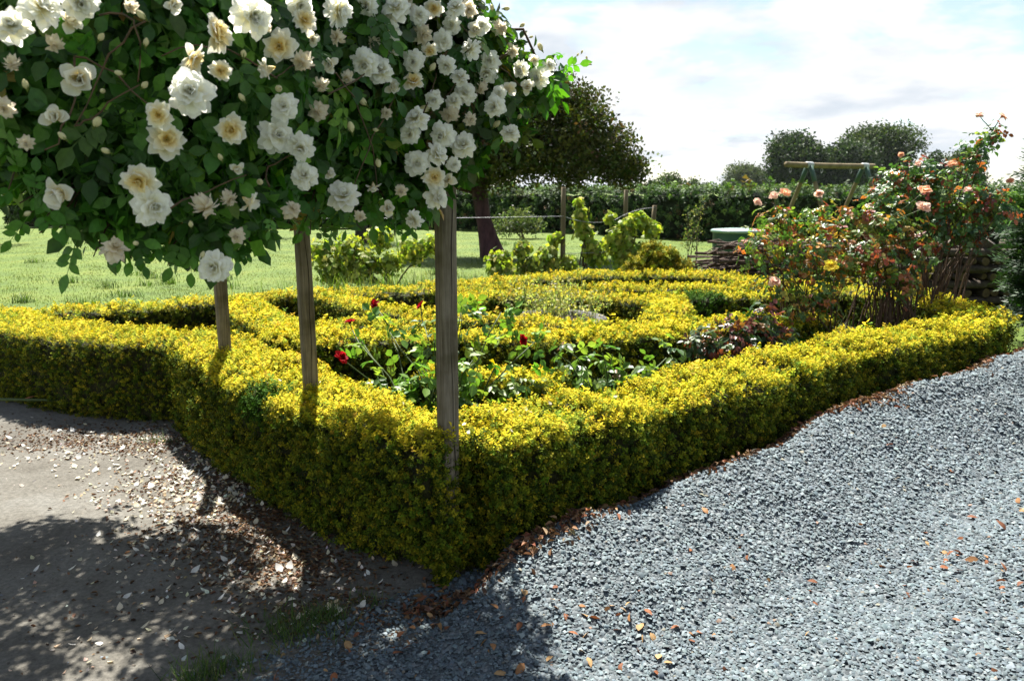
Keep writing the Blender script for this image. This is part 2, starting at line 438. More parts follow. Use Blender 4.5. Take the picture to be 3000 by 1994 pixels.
# loose gravel: angular chips, one mass
def chip_templates(k, flat=0.6, nobase=False):
    out = []
    base = np.array([(x, y, z) for z in (-1, 1) for y in (-1, 1) for x in (-1, 1)], float) * 0.5
    F = np.array([(0, 2, 3, 1), (4, 5, 7, 6), (0, 1, 5, 4), (2, 6, 7, 3), (0, 4, 6, 2), (1, 3, 7, 5)])
    F = F[1:] if nobase else F
    for _ in range(k):
        V = base * rng.uniform(0.7, 1.15, 3) * np.array([1, 1, flat]) + rng.uniform(-0.16, 0.16, (8, 3))
        top = V[:, 2] > 0
        V[top, :2] *= rng.uniform(0.45, 0.95)
        out.append((V, F))
    return out
def pyramid():
    """a sharp-edged chip: four facets over a crooked base"""
    a = np.sort(rng.uniform(0, 1, 4) * .5 + np.arange(4)) * math.pi / 2
    V = np.stack([np.cos(a) * rng.uniform(.4, .72, 4), np.sin(a) * rng.uniform(.4, .72, 4), rng.uniform(-.3, .05, 4)], -1)
    V = np.concatenate([V, [(rng.uniform(-.22, .22), rng.uniform(-.22, .22), rng.uniform(.14, .32))]])
    return V, np.array([(0, 1, 4), (1, 2, 4), (2, 3, 4), (3, 0, 4)])
def rand_rot(n, tilt=1.0):
    ax = np.stack([rng.normal(size=n) * tilt, rng.normal(size=n) * tilt, np.ones(n)], -1)
    return frames(np.cross(unit(ax), rvec(n)), unit(ax))
def in_view(X, Y, Z, mx=1.08, near=0.3):
    p = math.atan(347 / 1800)
    d = Z - CAM_H
    fw = Y * math.cos(p) - d * math.sin(p); up = Y * math.sin(p) + d * math.cos(p)
    return (fw > near) & (np.abs(X / np.maximum(fw, .01)) < 0.656 * mx) & (np.abs(up / np.maximum(fw, .01)) < 0.436 * mx + 0.02)
PAL_STONE = [(5, (0.1455, 0.1945, 0.2200)), (4, (0.1925, 0.2485, 0.2732)), (2, (0.1027, 0.1404, 0.1613)), (1.8, (0.2438, 0.3054, 0.3244)), (0.35, (0.3251, 0.3889, 0.3984)), (0.10, (0.2738, 0.2561, 0.1992)), (0.04, (0.2909, 0.1897, 0.1328))]
n = 460000
X = rng.uniform(-1.6, 5.6, n); Y = rng.uniform(1.9, 7.6, n)
Z = gravel_z(X, Y)
s_, t_ = gravel_st(X, Y)
e_ = gravel_edge(X, Y)
ok = in_view(X, Y, Z, 1.5) & (t_ > -0.02) & (e_ < rng.normal(size=n) * 0.07 + 0.02 + (rng.random(n) < .10) * .35)
ok &= rng.random(n) < np.interp(np.hypot(X, Y), [2, 3.5, 6, 8], [1, .92, 0.5, 0.3])
X, Y, Z = X[ok], Y[ok], Z[ok]
Z = np.maximum(Z, earth_z(X, Y))
n = len(X)
acc = Acc()
tpl = [pyramid() for _ in range(6)]
which = rng.integers(0, 6, n)
size = np.clip(rng.lognormal(math.log(0.0112), 0.34, n), 0.005, 0.024) * np.interp(np.hypot(X, Y), [2, 6], [0.95, 1.25])
cols = pick(PAL_STONE, n, 0.2, hue=.1)
for k in range(6):
    w = which == k
    acc.scatter(*tpl[k], rand_rot(w.sum(), 0.36), np.stack([X, Y, Z + size * rng.uniform(-0.05, 0.55, n)], -1)[w], size[w], cols[w])
print('gravel chips', n)
o = link('gravel', acc.mesh('gravel', M['stone']))
tag(o, 'loose blue grey slate chippings heaped along the foot of the hedge', 'gravel', kind='stuff')

# ------------------------------------------------------------------ clipped golden hedges of the knot garden
def leaf_quad(L, W, y0, side, pitch, tw=0.0):
    """one small leaf as a folded quad, leaving the stem (local Y) at y0 on a side angle"""
    ca, sa = math.cos(side), math.sin(side)
    out = np.array([ca, 0, sa]); up = np.array([0, 1.0, 0])
    d = out * math.cos(pitch) + up * math.sin(pitch)
    w = np.cross(d, out * -math.sin(pitch) + up * math.cos(pitch))
    nrm = np.cross(w, d)
    b = np.array([0, y0, 0])
    return np.array([b, b + d * L * 0.5 + w * W / 2 + nrm * L * .10, b + d * L, b + d * L * 0.5 - w * W / 2 + nrm * L * .10])
def sprig(nl, H, L, W, seed):
    r = random.Random(seed)
    V, F, C = [], [], []
    for i in range(nl):
        f = i / max(1, nl - 1)
        a = i * 2.4 + r.uniform(-.5, .5)
        q = leaf_quad(L * r.uniform(.75, 1.15) * (1.1 - .35 * f), W * r.uniform(.8, 1.15), H * (0.05 + 0.9 * f), a, R(4 + 34 * f + r.uniform(-14, 14)))
        F.append(np.arange(4) + 4 * i)
        V.append(q)
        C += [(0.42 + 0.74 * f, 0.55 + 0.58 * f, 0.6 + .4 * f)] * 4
    return np.concatenate(V), np.array(F), np.array(C)
SPRIGS = [sprig(9, 0.034, 0.017, 0.0095, k) for k in range(5)]
def tri_leaves(sp):
    V, F, C = sp
    keep = [i for i in range(len(V)) if i % 4 != 3]      # three corners of each leaf
    Vn = V.copy().reshape(-1, 4, 3); Cn = C.reshape(-1, 4, 3)
    W = Vn[:, :3].copy(); W[:, 0] = (Vn[:, 0] * .8 + Vn[:, 3] * .5 - Vn[:, 1] * .3)
    n = len(W)
    return W.reshape(-1, 3), np.arange(3 * n).reshape(n, 3), Cn[:, :3].reshape(-1, 3)
SPRIGS = [tri_leaves(sprig(9, 0.032, 0.018, 0.014, k)) for k in range(6)]
SPRIGS_FAR = [tri_leaves(sprig(9, 0.036, 0.024, 0.020, 50 + k)) for k in range(4)]
PAL_GOLD = [(6, (0.72, 0.57, 0.030)), (4.5, (0.60, 0.52, 0.030)), (2.0, (0.38, 0.43, 0.025)), (0.8, (0.16, 0.25, 0.022)), (0.25, (0.66, 0.42, 0.05))]
PAL_FLANK_SHADE = [(2.2, (0.3256, 0.2886, 0.0185)), (3.5, (0.2072, 0.2220, 0.0163)), (3.5, (0.1036, 0.1554, 0.0133)), (1.5, (0.0444, 0.0740, 0.0111))]
PAL_GOLD_GREEN = [(1, (0.20, 0.30, 0.03)), (1, (0.30, 0.38, 0.03)), (0.8, (0.45, 0.47, 0.03))]
def resample(poly, step):
    P = np.asarray(poly, float)
    # Catmull-Rom through the points, then even steps
    Q = np.vstack([2 * P[0] - P[1], P, 2 * P[-1] - P[-2]])
    outp = []
    for i in range(1, len(Q) - 2):
        for t in np.linspace(0, 1, 12, endpoint=False):
            a, b, c, d = Q[i - 1], Q[i], Q[i + 1], Q[i + 2]
            outp.append(0.5 * (2 * b + (c - a) * t + (2 * a - 5 * b + 4 * c - d) * t * t + (3 * b - a - 3 * c + d) * t ** 3))
    outp.append(P[-1])
    outp = np.array(outp)
    L = np.concatenate([[0], np.cumsum(np.linalg.norm(np.diff(outp, axis=0), axis=1))])
    s = np.linspace(0, L[-1], max(3, int(L[-1] / step) + 1))
    return np.stack([np.interp(s, L, outp[:, 0]), np.interp(s, L, outp[:, 1])], -1), s
GROUP_H = 'clipped golden hedges of the knot garden'
HEDGES = []
def hedge(poly, w, h, dens, label, sprigs=SPRIGS, scale=1.0, wild=0.03, amp=1.0, green_patches=(), back_thin=0.25, pal=PAL_GOLD, group=GROUP_H, mat='gold', core='core', name='hedge', cat='hedge', inset=0.04, rough=0.3):
    P, S = resample(poly, 0.06)
    T = unit(np.gradient(P, axis=0))
    Nn = np.stack([T[:, 1], -T[:, 0]], -1)       # right-hand normal
    L = S[-1]
    seed = rng.uniform(0, 50)
    r = min(0.055, w * .2)
    # cross-section: left foot, up, over, down to the right foot
    prof = [(-w / 2 + 0.03, 0.0), (-w / 2, h * .35), (-w / 2, h - r), (-w / 2 + .3 * r, h - .3 * r), (-w / 2 + r, h), (0, h + .005), (w / 2 - r, h), (w / 2 - .3 * r, h - .3 * r), (w / 2, h - r), (w / 2, h * .35), (w / 2 - 0.03, 0.0)]
    prof = np.array(prof)
    pl = np.concatenate([[0], np.cumsum(np.linalg.norm(np.diff(prof, axis=0), axis=1))])
    dT = unit(np.gradient(prof, axis=0))
    pn = np.stack([-dT[:, 1], dT[:, 0]], -1)     # outward
    def surf(s, a, off=0.0):
        """world points and normals at length s, profile position a (0..1); s outside 0..L gives the rounded ends"""
        q = np.interp(a * pl[-1], pl, prof[:, 0]); z = np.interp(a * pl[-1], pl, prof[:, 1])
        nq = np.interp(a * pl[-1], pl, pn[:, 0]); nz = np.interp(a * pl[-1], pl, pn[:, 1])
        sc = np.clip(s, 0, L)
        x = np.interp(sc, S, P[:, 0]); y = np.interp(sc, S, P[:, 1])
        nx = np.interp(sc, S, Nn[:, 0]); ny = np.interp(sc, S, Nn[:, 1])
        tx = np.interp(sc, S, T[:, 0]); ty = np.interp(sc, S, T[:, 1])
        over = s - sc
        W = np.stack([x + nx * q + tx * over, y + ny * q + ty * over, z], -1)
        D = np.stack([nx * nq, ny * nq, nz], -1)
        lm = amp * (0.030 * lump(W, 1.9, seed + 5) + 0.030 * lump(W, 3.6, seed) + 0.020 * lump(W, 8.0, seed + 3) + 0.011 * lump(W, 19.0, seed + 9))
        return W + D * (lm + off)[:, None], D
    root = empty(name, (float(P[0, 0]), float(P[0, 1]), 0.0))
    tag(root, label, cat, group)
    base = np.array([P[0, 0], P[0, 1], 0.0])
    # inner branches
    ns = max(4, int(L / 0.06)); na = 19
    ss, aa = np.meshgrid(np.linspace(0.02, L - 0.02, ns), np.linspace(0, 1, na), indexing='ij')
    W, D = surf(ss.ravel(), aa.ravel(), -inset)
    W = W - base
    i, j = np.meshgrid(np.arange(ns - 1), np.arange(na - 1), indexing='ij')
    a0 = (i * na + j).ravel()
    F = np.stack([a0, a0 + 1, a0 + na + 1, a0 + na], -1)
    caps = []
    for e in (0, ns - 1):
        for q in range((na - 1) // 2):
            c = (e * na + q, e * na + q + 1, e * na + na - 2 - q, e * na + na - 1 - q)
            if len(set(c)) == 4:
                caps.append(c if e else c[::-1])
    F = np.concatenate([F, np.array(caps)])
    link('inner_branches', mesh_np('hedge_inner_branches', W, F, None, True, M[core]), root)
    # leafy sprigs
    area = L * pl[-1]
    n = int(area * dens)
    s = rng.uniform(-0.02, L + 0.02, n); a = rng.uniform(0.0, 1.0, n)
    W, D = surf(s, a, 0.0)
    view = unit(np.array([0, 0, CAM_H]) - W)
    away = (D * view).sum(1) < -0.15
    keep = (~away) | (rng.random(n) < back_thin)
    fiss = lump(W, 7.5, seed + 40) + .7 * lump(W, 18.0, seed + 44)      # thin spots where the twigs show
    keep &= (fiss > np.where(D[:, 2] < .5, -.38, -.7)) | (rng.random(n) < .25)
    W, D = W[keep], D[keep]
    # the two ends
    ne = int(w * h * dens)
    for e, sg in ((0, -1), (len(P) - 1, 1)):
        q = rng.uniform(-w / 2, w / 2, ne); z = rng.uniform(0, h, ne)
        d = np.array([T[e, 0] * sg, T[e, 1] * sg, 0.0])
        We = np.stack([P[e, 0] + Nn[e, 0] * q, P[e, 1] + Nn[e, 1] * q, z], -1)
        We = We + d * (0.015 + 0.03 * lump(We, 4.0, seed))[:, None]
        W = np.concatenate([W, We]); D = np.concatenate([D, np.tile(d, (ne, 1))])
    n = len(W)
    ax = unit(D * 0.7 + np.array([0, 0, 0.5]) + rvec(n) * 0.55)
    sz = scale * np.clip(rng.normal(1.0, 0.22, n), 0.55, 1.7)
    sh = (rng.random(n) < wild) & (D[:, 2] > 0.3)
    sz[sh] *= rng.uniform(1.3, 2.2, sh.sum())
    ax[sh] = unit(np.array([0, 0, 1.0]) + rvec(sh.sum()) * 0.35)
    depth = rng.uniform(-0.04, 0.008, n)
    W = W + D * depth[:, None] - base
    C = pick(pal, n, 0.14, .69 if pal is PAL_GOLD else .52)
    if pal is PAL_GOLD:   # gold on the clipped top; flanks greener, with shade darkened into their colour
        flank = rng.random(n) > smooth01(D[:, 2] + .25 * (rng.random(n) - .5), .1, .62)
        C[flank] = pick(PAL_FLANK_SHADE, flank.sum(), .16, .62)
    patch = lump(W + base, 2.2, seed + 20) + 0.5 * lump(W + base, 7.0, seed + 31)
    gsel = (patch > 0.62) & (rng.random(n) < 0.6) & (D[:, 2] > .5)
    C[gsel] = pick(PAL_GOLD_GREEN if pal is PAL_GOLD else pal, gsel.sum(), 0.15, .62)
    for (gx, gy, gz, gr) in green_patches:
        g2 = np.linalg.norm(W + base - np.array([gx, gy, gz]), axis=1) < gr * rng.uniform(.6, 1.1, n)
        C[g2] = pick([(1, (0.06, 0.15, 0.012)), (1, (0.10, 0.21, 0.018))], g2.sum(), 0.15)
    Rm = frames(ax, rvec(n))
    acc = Acc()
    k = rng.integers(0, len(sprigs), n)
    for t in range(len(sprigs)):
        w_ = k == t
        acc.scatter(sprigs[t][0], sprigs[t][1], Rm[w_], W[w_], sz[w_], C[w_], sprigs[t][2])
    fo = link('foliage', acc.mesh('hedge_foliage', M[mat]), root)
    fo['kind'] = 'stuff'
    HEDGES.append(n)
    return root
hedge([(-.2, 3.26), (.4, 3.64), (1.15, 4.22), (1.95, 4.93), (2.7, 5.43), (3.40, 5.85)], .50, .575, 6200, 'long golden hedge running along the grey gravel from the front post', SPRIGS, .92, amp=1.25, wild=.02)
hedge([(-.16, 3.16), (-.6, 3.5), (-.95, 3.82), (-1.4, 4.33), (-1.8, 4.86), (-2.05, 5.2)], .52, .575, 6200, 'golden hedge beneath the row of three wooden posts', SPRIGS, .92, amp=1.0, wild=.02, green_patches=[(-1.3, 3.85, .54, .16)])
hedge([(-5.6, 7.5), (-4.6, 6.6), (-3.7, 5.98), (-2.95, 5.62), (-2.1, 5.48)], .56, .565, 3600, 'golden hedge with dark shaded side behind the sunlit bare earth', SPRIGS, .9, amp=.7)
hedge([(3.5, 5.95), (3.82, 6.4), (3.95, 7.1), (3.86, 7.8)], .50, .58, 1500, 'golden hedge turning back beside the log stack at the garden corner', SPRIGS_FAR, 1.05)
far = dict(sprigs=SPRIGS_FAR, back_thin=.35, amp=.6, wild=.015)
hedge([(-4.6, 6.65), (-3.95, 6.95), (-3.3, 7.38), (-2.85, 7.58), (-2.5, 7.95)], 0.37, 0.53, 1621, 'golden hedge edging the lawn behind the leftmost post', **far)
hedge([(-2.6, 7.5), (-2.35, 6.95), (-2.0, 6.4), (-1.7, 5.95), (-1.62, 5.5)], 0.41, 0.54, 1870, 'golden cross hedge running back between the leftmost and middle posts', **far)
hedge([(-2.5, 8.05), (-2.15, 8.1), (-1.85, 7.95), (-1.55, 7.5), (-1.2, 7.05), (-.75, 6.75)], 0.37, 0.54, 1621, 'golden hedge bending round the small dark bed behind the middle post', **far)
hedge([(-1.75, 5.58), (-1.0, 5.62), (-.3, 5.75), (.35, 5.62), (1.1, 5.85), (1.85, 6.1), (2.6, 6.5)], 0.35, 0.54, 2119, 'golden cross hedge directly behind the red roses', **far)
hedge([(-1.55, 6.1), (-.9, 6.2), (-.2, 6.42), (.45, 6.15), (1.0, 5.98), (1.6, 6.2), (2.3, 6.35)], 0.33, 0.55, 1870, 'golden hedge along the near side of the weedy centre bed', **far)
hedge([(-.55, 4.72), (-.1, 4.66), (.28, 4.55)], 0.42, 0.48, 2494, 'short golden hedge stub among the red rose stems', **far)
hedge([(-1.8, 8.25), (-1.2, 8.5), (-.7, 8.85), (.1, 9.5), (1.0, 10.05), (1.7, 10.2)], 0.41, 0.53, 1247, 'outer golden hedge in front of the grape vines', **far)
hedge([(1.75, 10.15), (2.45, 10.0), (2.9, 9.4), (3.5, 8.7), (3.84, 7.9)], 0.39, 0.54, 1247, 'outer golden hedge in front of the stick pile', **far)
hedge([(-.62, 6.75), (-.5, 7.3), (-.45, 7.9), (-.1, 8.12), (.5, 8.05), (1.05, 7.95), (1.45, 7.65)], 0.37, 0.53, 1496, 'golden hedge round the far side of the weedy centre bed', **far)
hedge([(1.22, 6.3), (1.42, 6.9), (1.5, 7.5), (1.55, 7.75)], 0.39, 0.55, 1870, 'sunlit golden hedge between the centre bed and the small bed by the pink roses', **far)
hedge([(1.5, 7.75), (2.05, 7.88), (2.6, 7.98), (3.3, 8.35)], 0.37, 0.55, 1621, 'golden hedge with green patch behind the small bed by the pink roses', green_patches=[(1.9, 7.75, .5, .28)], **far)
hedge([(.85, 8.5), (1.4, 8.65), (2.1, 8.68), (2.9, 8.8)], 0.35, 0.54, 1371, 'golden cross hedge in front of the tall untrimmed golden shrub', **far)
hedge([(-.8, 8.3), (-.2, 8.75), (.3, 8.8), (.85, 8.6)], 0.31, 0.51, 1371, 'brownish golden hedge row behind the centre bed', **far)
print('hedge sprigs', sum(HEDGES))

# ------------------------------------------------------------------ wooden posts
m, n, l, out = new_mat('weathered_post_wood')
tcn = N(n, 'ShaderNodeTexCoord')
mpg = N(n, 'ShaderNodeMapping', ins={'Scale': (1, 1, 0.045)}); l.new(tcn.outputs['Object'], mpg.inputs[0])
g1 = N(n, 'ShaderNodeTexNoise', ins={'Scale': 95.0, 'Detail': 6.0, 'Roughness': 0.65}); l.new(mpg.outputs[0], g1.inputs['Vector'])
g2 = N(n, 'ShaderNodeTexNoise', ins={'Scale': 7.0, 'Detail': 4.0}); l.new(tcn.outputs['Object'], g2.inputs['Vector'])
r1 = ramp(n, [(0.30, (0.085, 0.072, 0.054)), (0.5, (0.150, 0.132, 0.104)), (0.72, (0.235, 0.212, 0.176))]); l.new(g1.outputs['Fac'], r1.inputs[0])
r2 = ramp(n, [(0.32, (0.50, 0.48, 0.32)), (0.5, (0.9, 0.86, 0.75)), (0.68, (1.2, 1.16, 1.1))]); l.new(g2.outputs['Fac'], r2.inputs[0])
mm = N(n, 'ShaderNodeVectorMath', operation='MULTIPLY'); l.new(r1.outputs[0], mm.inputs[0]); l.new(r2.outputs[0], mm.inputs[1])
b = N(n, 'ShaderNodeBsdfPrincipled', ins={'Roughness': 0.85, 'Specular IOR Level': 0.2}); l.new(mm.outputs[0], b.inputs['Base Color'])
bp = N(n, 'ShaderNodeBump', ins={'Strength': 0.8, 'Distance': 0.004}); l.new(g1.outputs['Fac'], bp.inputs['Height']); l.new(bp.outputs[0], b.inputs['Normal'])
l.new(b.outputs[0], out.inputs['Surface'])
M['post'] = m
M['crack'] = noise_mat('wood_crack', (0.008, 0.006, 0.004), (0.03, 0.022, 0.015), 60, 0.95, 0)
def post(x, y, rz, h, w, label, lean=(0, 0)):
    hw = w / 2; c = 0.006
    ring = np.array([(-hw + c, -hw), (hw - c, -hw), (hw, -hw + c), (hw, hw - c), (hw - c, hw), (-hw + c, hw), (-hw, hw - c), (-hw, -hw + c)])
    zs = np.concatenate([np.linspace(-0.3, h - .01, 26), [h]])
    V = []
    for z in zs:
        k = 1 + 0.02 * math.sin(z * 5 + x * 9) + (-.12 if z == h else 0)
        tw = 0.03 * math.sin(z * 1.7 + y)
        rr = ring * k
        V.append(np.stack([rr[:, 0] * math.cos(tw) - rr[:, 1] * math.sin(tw) + lean[0] * z, rr[:, 0] * math.sin(tw) + rr[:, 1] * math.cos(tw) + lean[1] * z, np.full(8, z)], -1))
    V = np.concatenate(V); F = []
    for i in range(len(zs) - 1):
        for j in range(8):
            F.append((i * 8 + j, i * 8 + (j + 1) % 8, (i + 1) * 8 + (j + 1) % 8, (i + 1) * 8 + j))
    t = (len(zs) - 1) * 8
    F += [(t, t + 1, t + 2, t + 3), (t, t + 3, t + 4, t + 7), (t + 4, t + 5, t + 6, t + 7)]
    o = link('wooden_post', mesh_np('wooden_post', V, np.array(F), None, False, M['post']), None, (x, y, 0))
    o.rotation_euler = (0, 0, rz)
    tag(o, label, 'post', 'square timber posts under the climbing rose')
    # a drying crack down the face that looks at the gravel
    acc = Acc()
    zc = np.linspace(0.45, 1.75, 30)
    xc = 0.004 + 0.006 * np.sin(zc * 6 + x * 5) + 0.003 * np.sin(zc * 17)
    wd = 0.0016 * np.abs(np.sin(zc * 3.1 + y * 2)) + 0.0003
    yv = -hw * (1 + 0.02 * np.sin(zc * 5 + x * 9)) - 0.0012
    A = np.stack([xc - wd + lean[0] * zc, yv + lean[1] * zc, zc], -1); B = np.stack([xc + wd + lean[0] * zc, yv + lean[1] * zc, zc], -1)
    tw = 0.03 * np.sin(zc * 1.7 + y)
    for Q in (A, B):
        x0, y0 = Q[:, 0].copy(), Q[:, 1].copy()
        Q[:, 0] = x0 * np.cos(tw) - y0 * np.sin(tw); Q[:, 1] = x0 * np.sin(tw) + y0 * np.cos(tw)
    V = np.concatenate([A, B]); k = len(zc)
    F = np.array([(i, k + i, k + i + 1, i + 1) for i in range(k - 1)])
    link('crack', mesh_np('crack', V, F, None, False, M['crack']), o)
    return o
PZ = R(37)
post(-.264, 3.07, PZ, 2.05, .068, 'nearest weathered wooden post at the hedge corner with a long crack', (0.004, 0.0))
post(-1.03, 3.90, PZ - .1, 2.0, .066, 'middle of the three wooden posts rising from the golden hedge', (-0.008, 0.0))
post(-1.80, 4.80, PZ, 2.0, .066, 'farthest left wooden post, casting a shadow on the hedge top', (0.0, 0.0))

# ------------------------------------------------------------------ leaves and blooms
def leaflet(L=1.0, W=0.55, rows=5, fold=0.16, droop=0.18, teeth=0.0):
    if rows == 0:      # two folded halves, oval outline
        z = fold * W / 2
        V = np.array([(0, 0, 0), (-W * .40, L * .28, z), (-W * .44, L * .62, z - droop * .3 * L), (0, L, -droop * L), (W * .44, L * .62, z - droop * .3 * L), (W * .40, L * .28, z)])
        return V, np.array([(0, 3, 2, 1), (0, 5, 4, 3)]), np.array([1.1, 1, 1, 1.05, 1, 1])
    if rows == -1:     # a single flat face
        return np.array([(0, 0, 0), (W * .46, L * .45, 0), (0, L, -droop * L), (-W * .46, L * .45, 0)]), np.array([(0, 1, 2, 3)]), np.ones(4)
    ys = np.linspace(0, 1, rows)
    prof = np.interp(ys, [0, .12, .4, .7, .9, 1], [.06, .55, 1.0, .72, .30, .02])
    V, C = [], []
    for y, p_ in zip(ys, prof):
        z = -droop * y * y
        for u in (-1, 0, 1):
            V.append((u * p_ * W / 2, y * L, (z + abs(u) * fold * p_ * W) * L))
            C.append(1.16 if u == 0 else 1.0)
    F = []
    for i in range(rows - 1):
        for j in range(2):
            a = i * 3 + j
            F.append((a, a + 1, a + 4, a + 3))
    return np.array(V), np.array(F), np.array(C)
def compound(nl, L, W, rows, seed, rach=1.0, fold=.16):
    """a rose leaf: a stalk with a terminal leaflet and pairs"""
    r = random.Random(seed)
    V, F, C = [], [], []
    k = 0
    st = []
    pairs = (nl - 1) // 2
    Ltot = rach * L * (0.45 + 0.62 * pairs)
    for i in range(pairs):
        yb = Ltot * (0.38 + 0.50 * i / max(1, pairs - 0.2))
        for sg in (-1, 1):
            st.append((yb + r.uniform(-.03, .03) * L, sg * R(62 + r.uniform(-14, 14)), L * r.uniform(.78, .98), r.uniform(-.5, .35)))
    st.append((Ltot, R(r.uniform(-12, 12)), L * r.uniform(1.0, 1.15), r.uniform(-.4, .2)))
    for yb, ang, l_, roll in st:
        v, f, c = leaflet(l_, W * l_ / L, rows, fold, r.uniform(.05, .3))
        ca, sa = math.cos(roll), math.sin(roll)
        v = v @ np.array([[1, 0, 0], [0, ca, sa], [0, -sa, ca]])
        ca, sa = math.cos(-ang), math.sin(-ang)
        v = v @ np.array([[ca, sa, 0], [-sa, ca, 0], [0, 0, 1]])
        v = v + np.array([0, yb, -0.10 * (yb / max(Ltot, 1e-6)) ** 2 * Ltot])
        V.append(v); F.append(f + k); C.append(c); k += len(v)
    t = 0.018 * L * 2
    V.append(np.array([(-t, 0, 0), (t, 0, 0), (t * .6, Ltot, -0.1 * Ltot), (-t * .6, Ltot, -.1 * Ltot)])); F.append(np.array([(0, 1, 2, 3)]) + k); C.append(np.full(4, 1.1))
    return np.concatenate(V), np.concatenate(F), np.concatenate(C)
ROSE_LEAF = [compound(5 if k % 3 else 7, 0.047, 0.031, 5, 100 + k) for k in range(6)]
ROSE_LEAF_MID = [compound(5 if k % 3 else 7, 0.047, 0.032, 0, 120 + k) for k in range(6)]
ROSE_LEAF_LOW = [compound(5, 0.056, 0.042, -1, 140 + k) for k in range(4)]
BUSH_LEAF = [compound(5, 0.046, 0.034, 0, 160 + k) for k in range(4)]

def petal(L, W, alpha, cup, curl, ruff, r, nu=5, nv=5, tip=.6):
    u = np.linspace(-1, 1, nu); v = np.linspace(0, 1, nv)
    U, Vv = np.meshgrid(u, v)
    w = W * np.interp(Vv, [0, .25, .6, .85, 1], [.16, .60, 1.0, .86, tip])
    x = U * w / 2
    y = L * Vv - 0.10 * L * (np.abs(U) ** 2) * Vv + 0.05 * L * (np.cos(U * 3.1 + r.uniform(-1, 1)) - .5) * (Vv ** 4)
    z = cup * (np.abs(U) ** 1.6) * w * 0.5 + curl * L * Vv ** 2.2
    z = z + ruff * L * np.sin(U * r.uniform(3.5, 6) + r.uniform(0, 6)) * Vv ** 2 + ruff * .5 * L * r.uniform(-1, 1) * U * Vv
    ca, sa = math.cos(alpha), math.sin(alpha)
    P = np.stack([x, y * ca - z * sa, y * sa + z * ca], -1).reshape(-1, 3)
    F = []
    for i in range(nv - 1):
        for j in range(nu - 1):
            a = i * nu + j
            F.append((a, a + 1, a + nu + 1, a + nu))
    return P, np.array(F), Vv.ravel()
def bloom(kind, seed, cin, cout, edge=None):
    """a rose bloom of radius about 1 facing +Z; cin = colour at the petal base, cout = at the rim"""
    r = random.Random(seed)
    acc = Acc()
    rings = {
        'a': [(10, .98, .62, -12, .28, -.12), (10, .96, .58, 8, .32, -.06), (9, .88, .54, 26, .36, .0), (9, .76, .47, 43, .42, .05), (8, .60, .38, 58, .46, .1), (7, .42, .28, 74, .5, .1)],
        'b': [(7, 1.0, .80, 2, .3, -.10), (7, .92, .70, 18, .35, -.02), (6, .66, .50, 36, .4, .05), (7, .40, .26, 52, .4, .1)],
        'c': [(3, 1.0, .95, 12, .45, -.18), (4, .98, .92, 50, .55, .02), (4, .90, .80, 68, .6, .1), (4, .78, .62, 80, .6, .12), (3, .6, .4, 86, .6, .1)],
        'e': [(7, 1.0, .55, -48, .3, -.3), (8, .9, .5, -18, .3, -.22), (7, .75, .46, 12, .35, -.1), (6, .6, .42, 42, .45, .05), (5, .45, .36, 66, .5, .1)],
        'r': [(5, 1.0, 1.05, 14, .5, -.2), (5, .92, .95, 38, .55, -.08), (5, .80, .80, 58, .6, .05), (5, .66, .62, 72, .6, .1), (4, .5, .45, 82, .6, .1)],
    }[kind]
    rot = r.uniform(0, 6.28)
    for ri, (cnt, L, W, al, cup, curl) in enumerate(rings):
        rot += r.uniform(.2, .6)
        for i in range(cnt):
            a = rot + 2 * math.pi * (i + r.uniform(-.28, .28)) / cnt
            l_ = L * r.uniform(.82, 1.1)
            P, F, vv = petal(l_, W * r.uniform(.85, 1.12), R(al + r.uniform(-20, 20)), cup * r.uniform(.5, 1.2), curl + r.uniform(-.1, .1), r.uniform(.03, .10), r, 4 if ri > 2 else 5, 5, r.uniform(.6, 1.0) if kind == 'a' else r.uniform(.35, .75) if kind in 'be' else .66)
            zc = {'a': .05, 'b': .03, 'c': -.15, 'e': 0, 'r': -.1}[kind] * ri
            P = P + np.array([0, .03, zc])
            ca, sa = math.cos(a), math.sin(a)
            P = P @ np.array([[ca, sa, 0], [-sa, ca, 0], [0, 0, 1]])
            t = np.clip(vv * 1.35 - (.12 if kind != 'b' else .30), 0, 1)[:, None] ** .8
            if kind == 'b' and ri >= 2: t = t * .35
            C = np.asarray(cin) * (1 - t) + np.asarray(cout) * t
            C = C * r.uniform(.92, 1.04)
            if edge is not None:
                e = np.clip((vv - .75) * 4, 0, 1)[:, None] * r.uniform(0, 1)
                C = C * (1 - e) + np.asarray(edge) * e
            acc.add(P, F, C)
    return acc
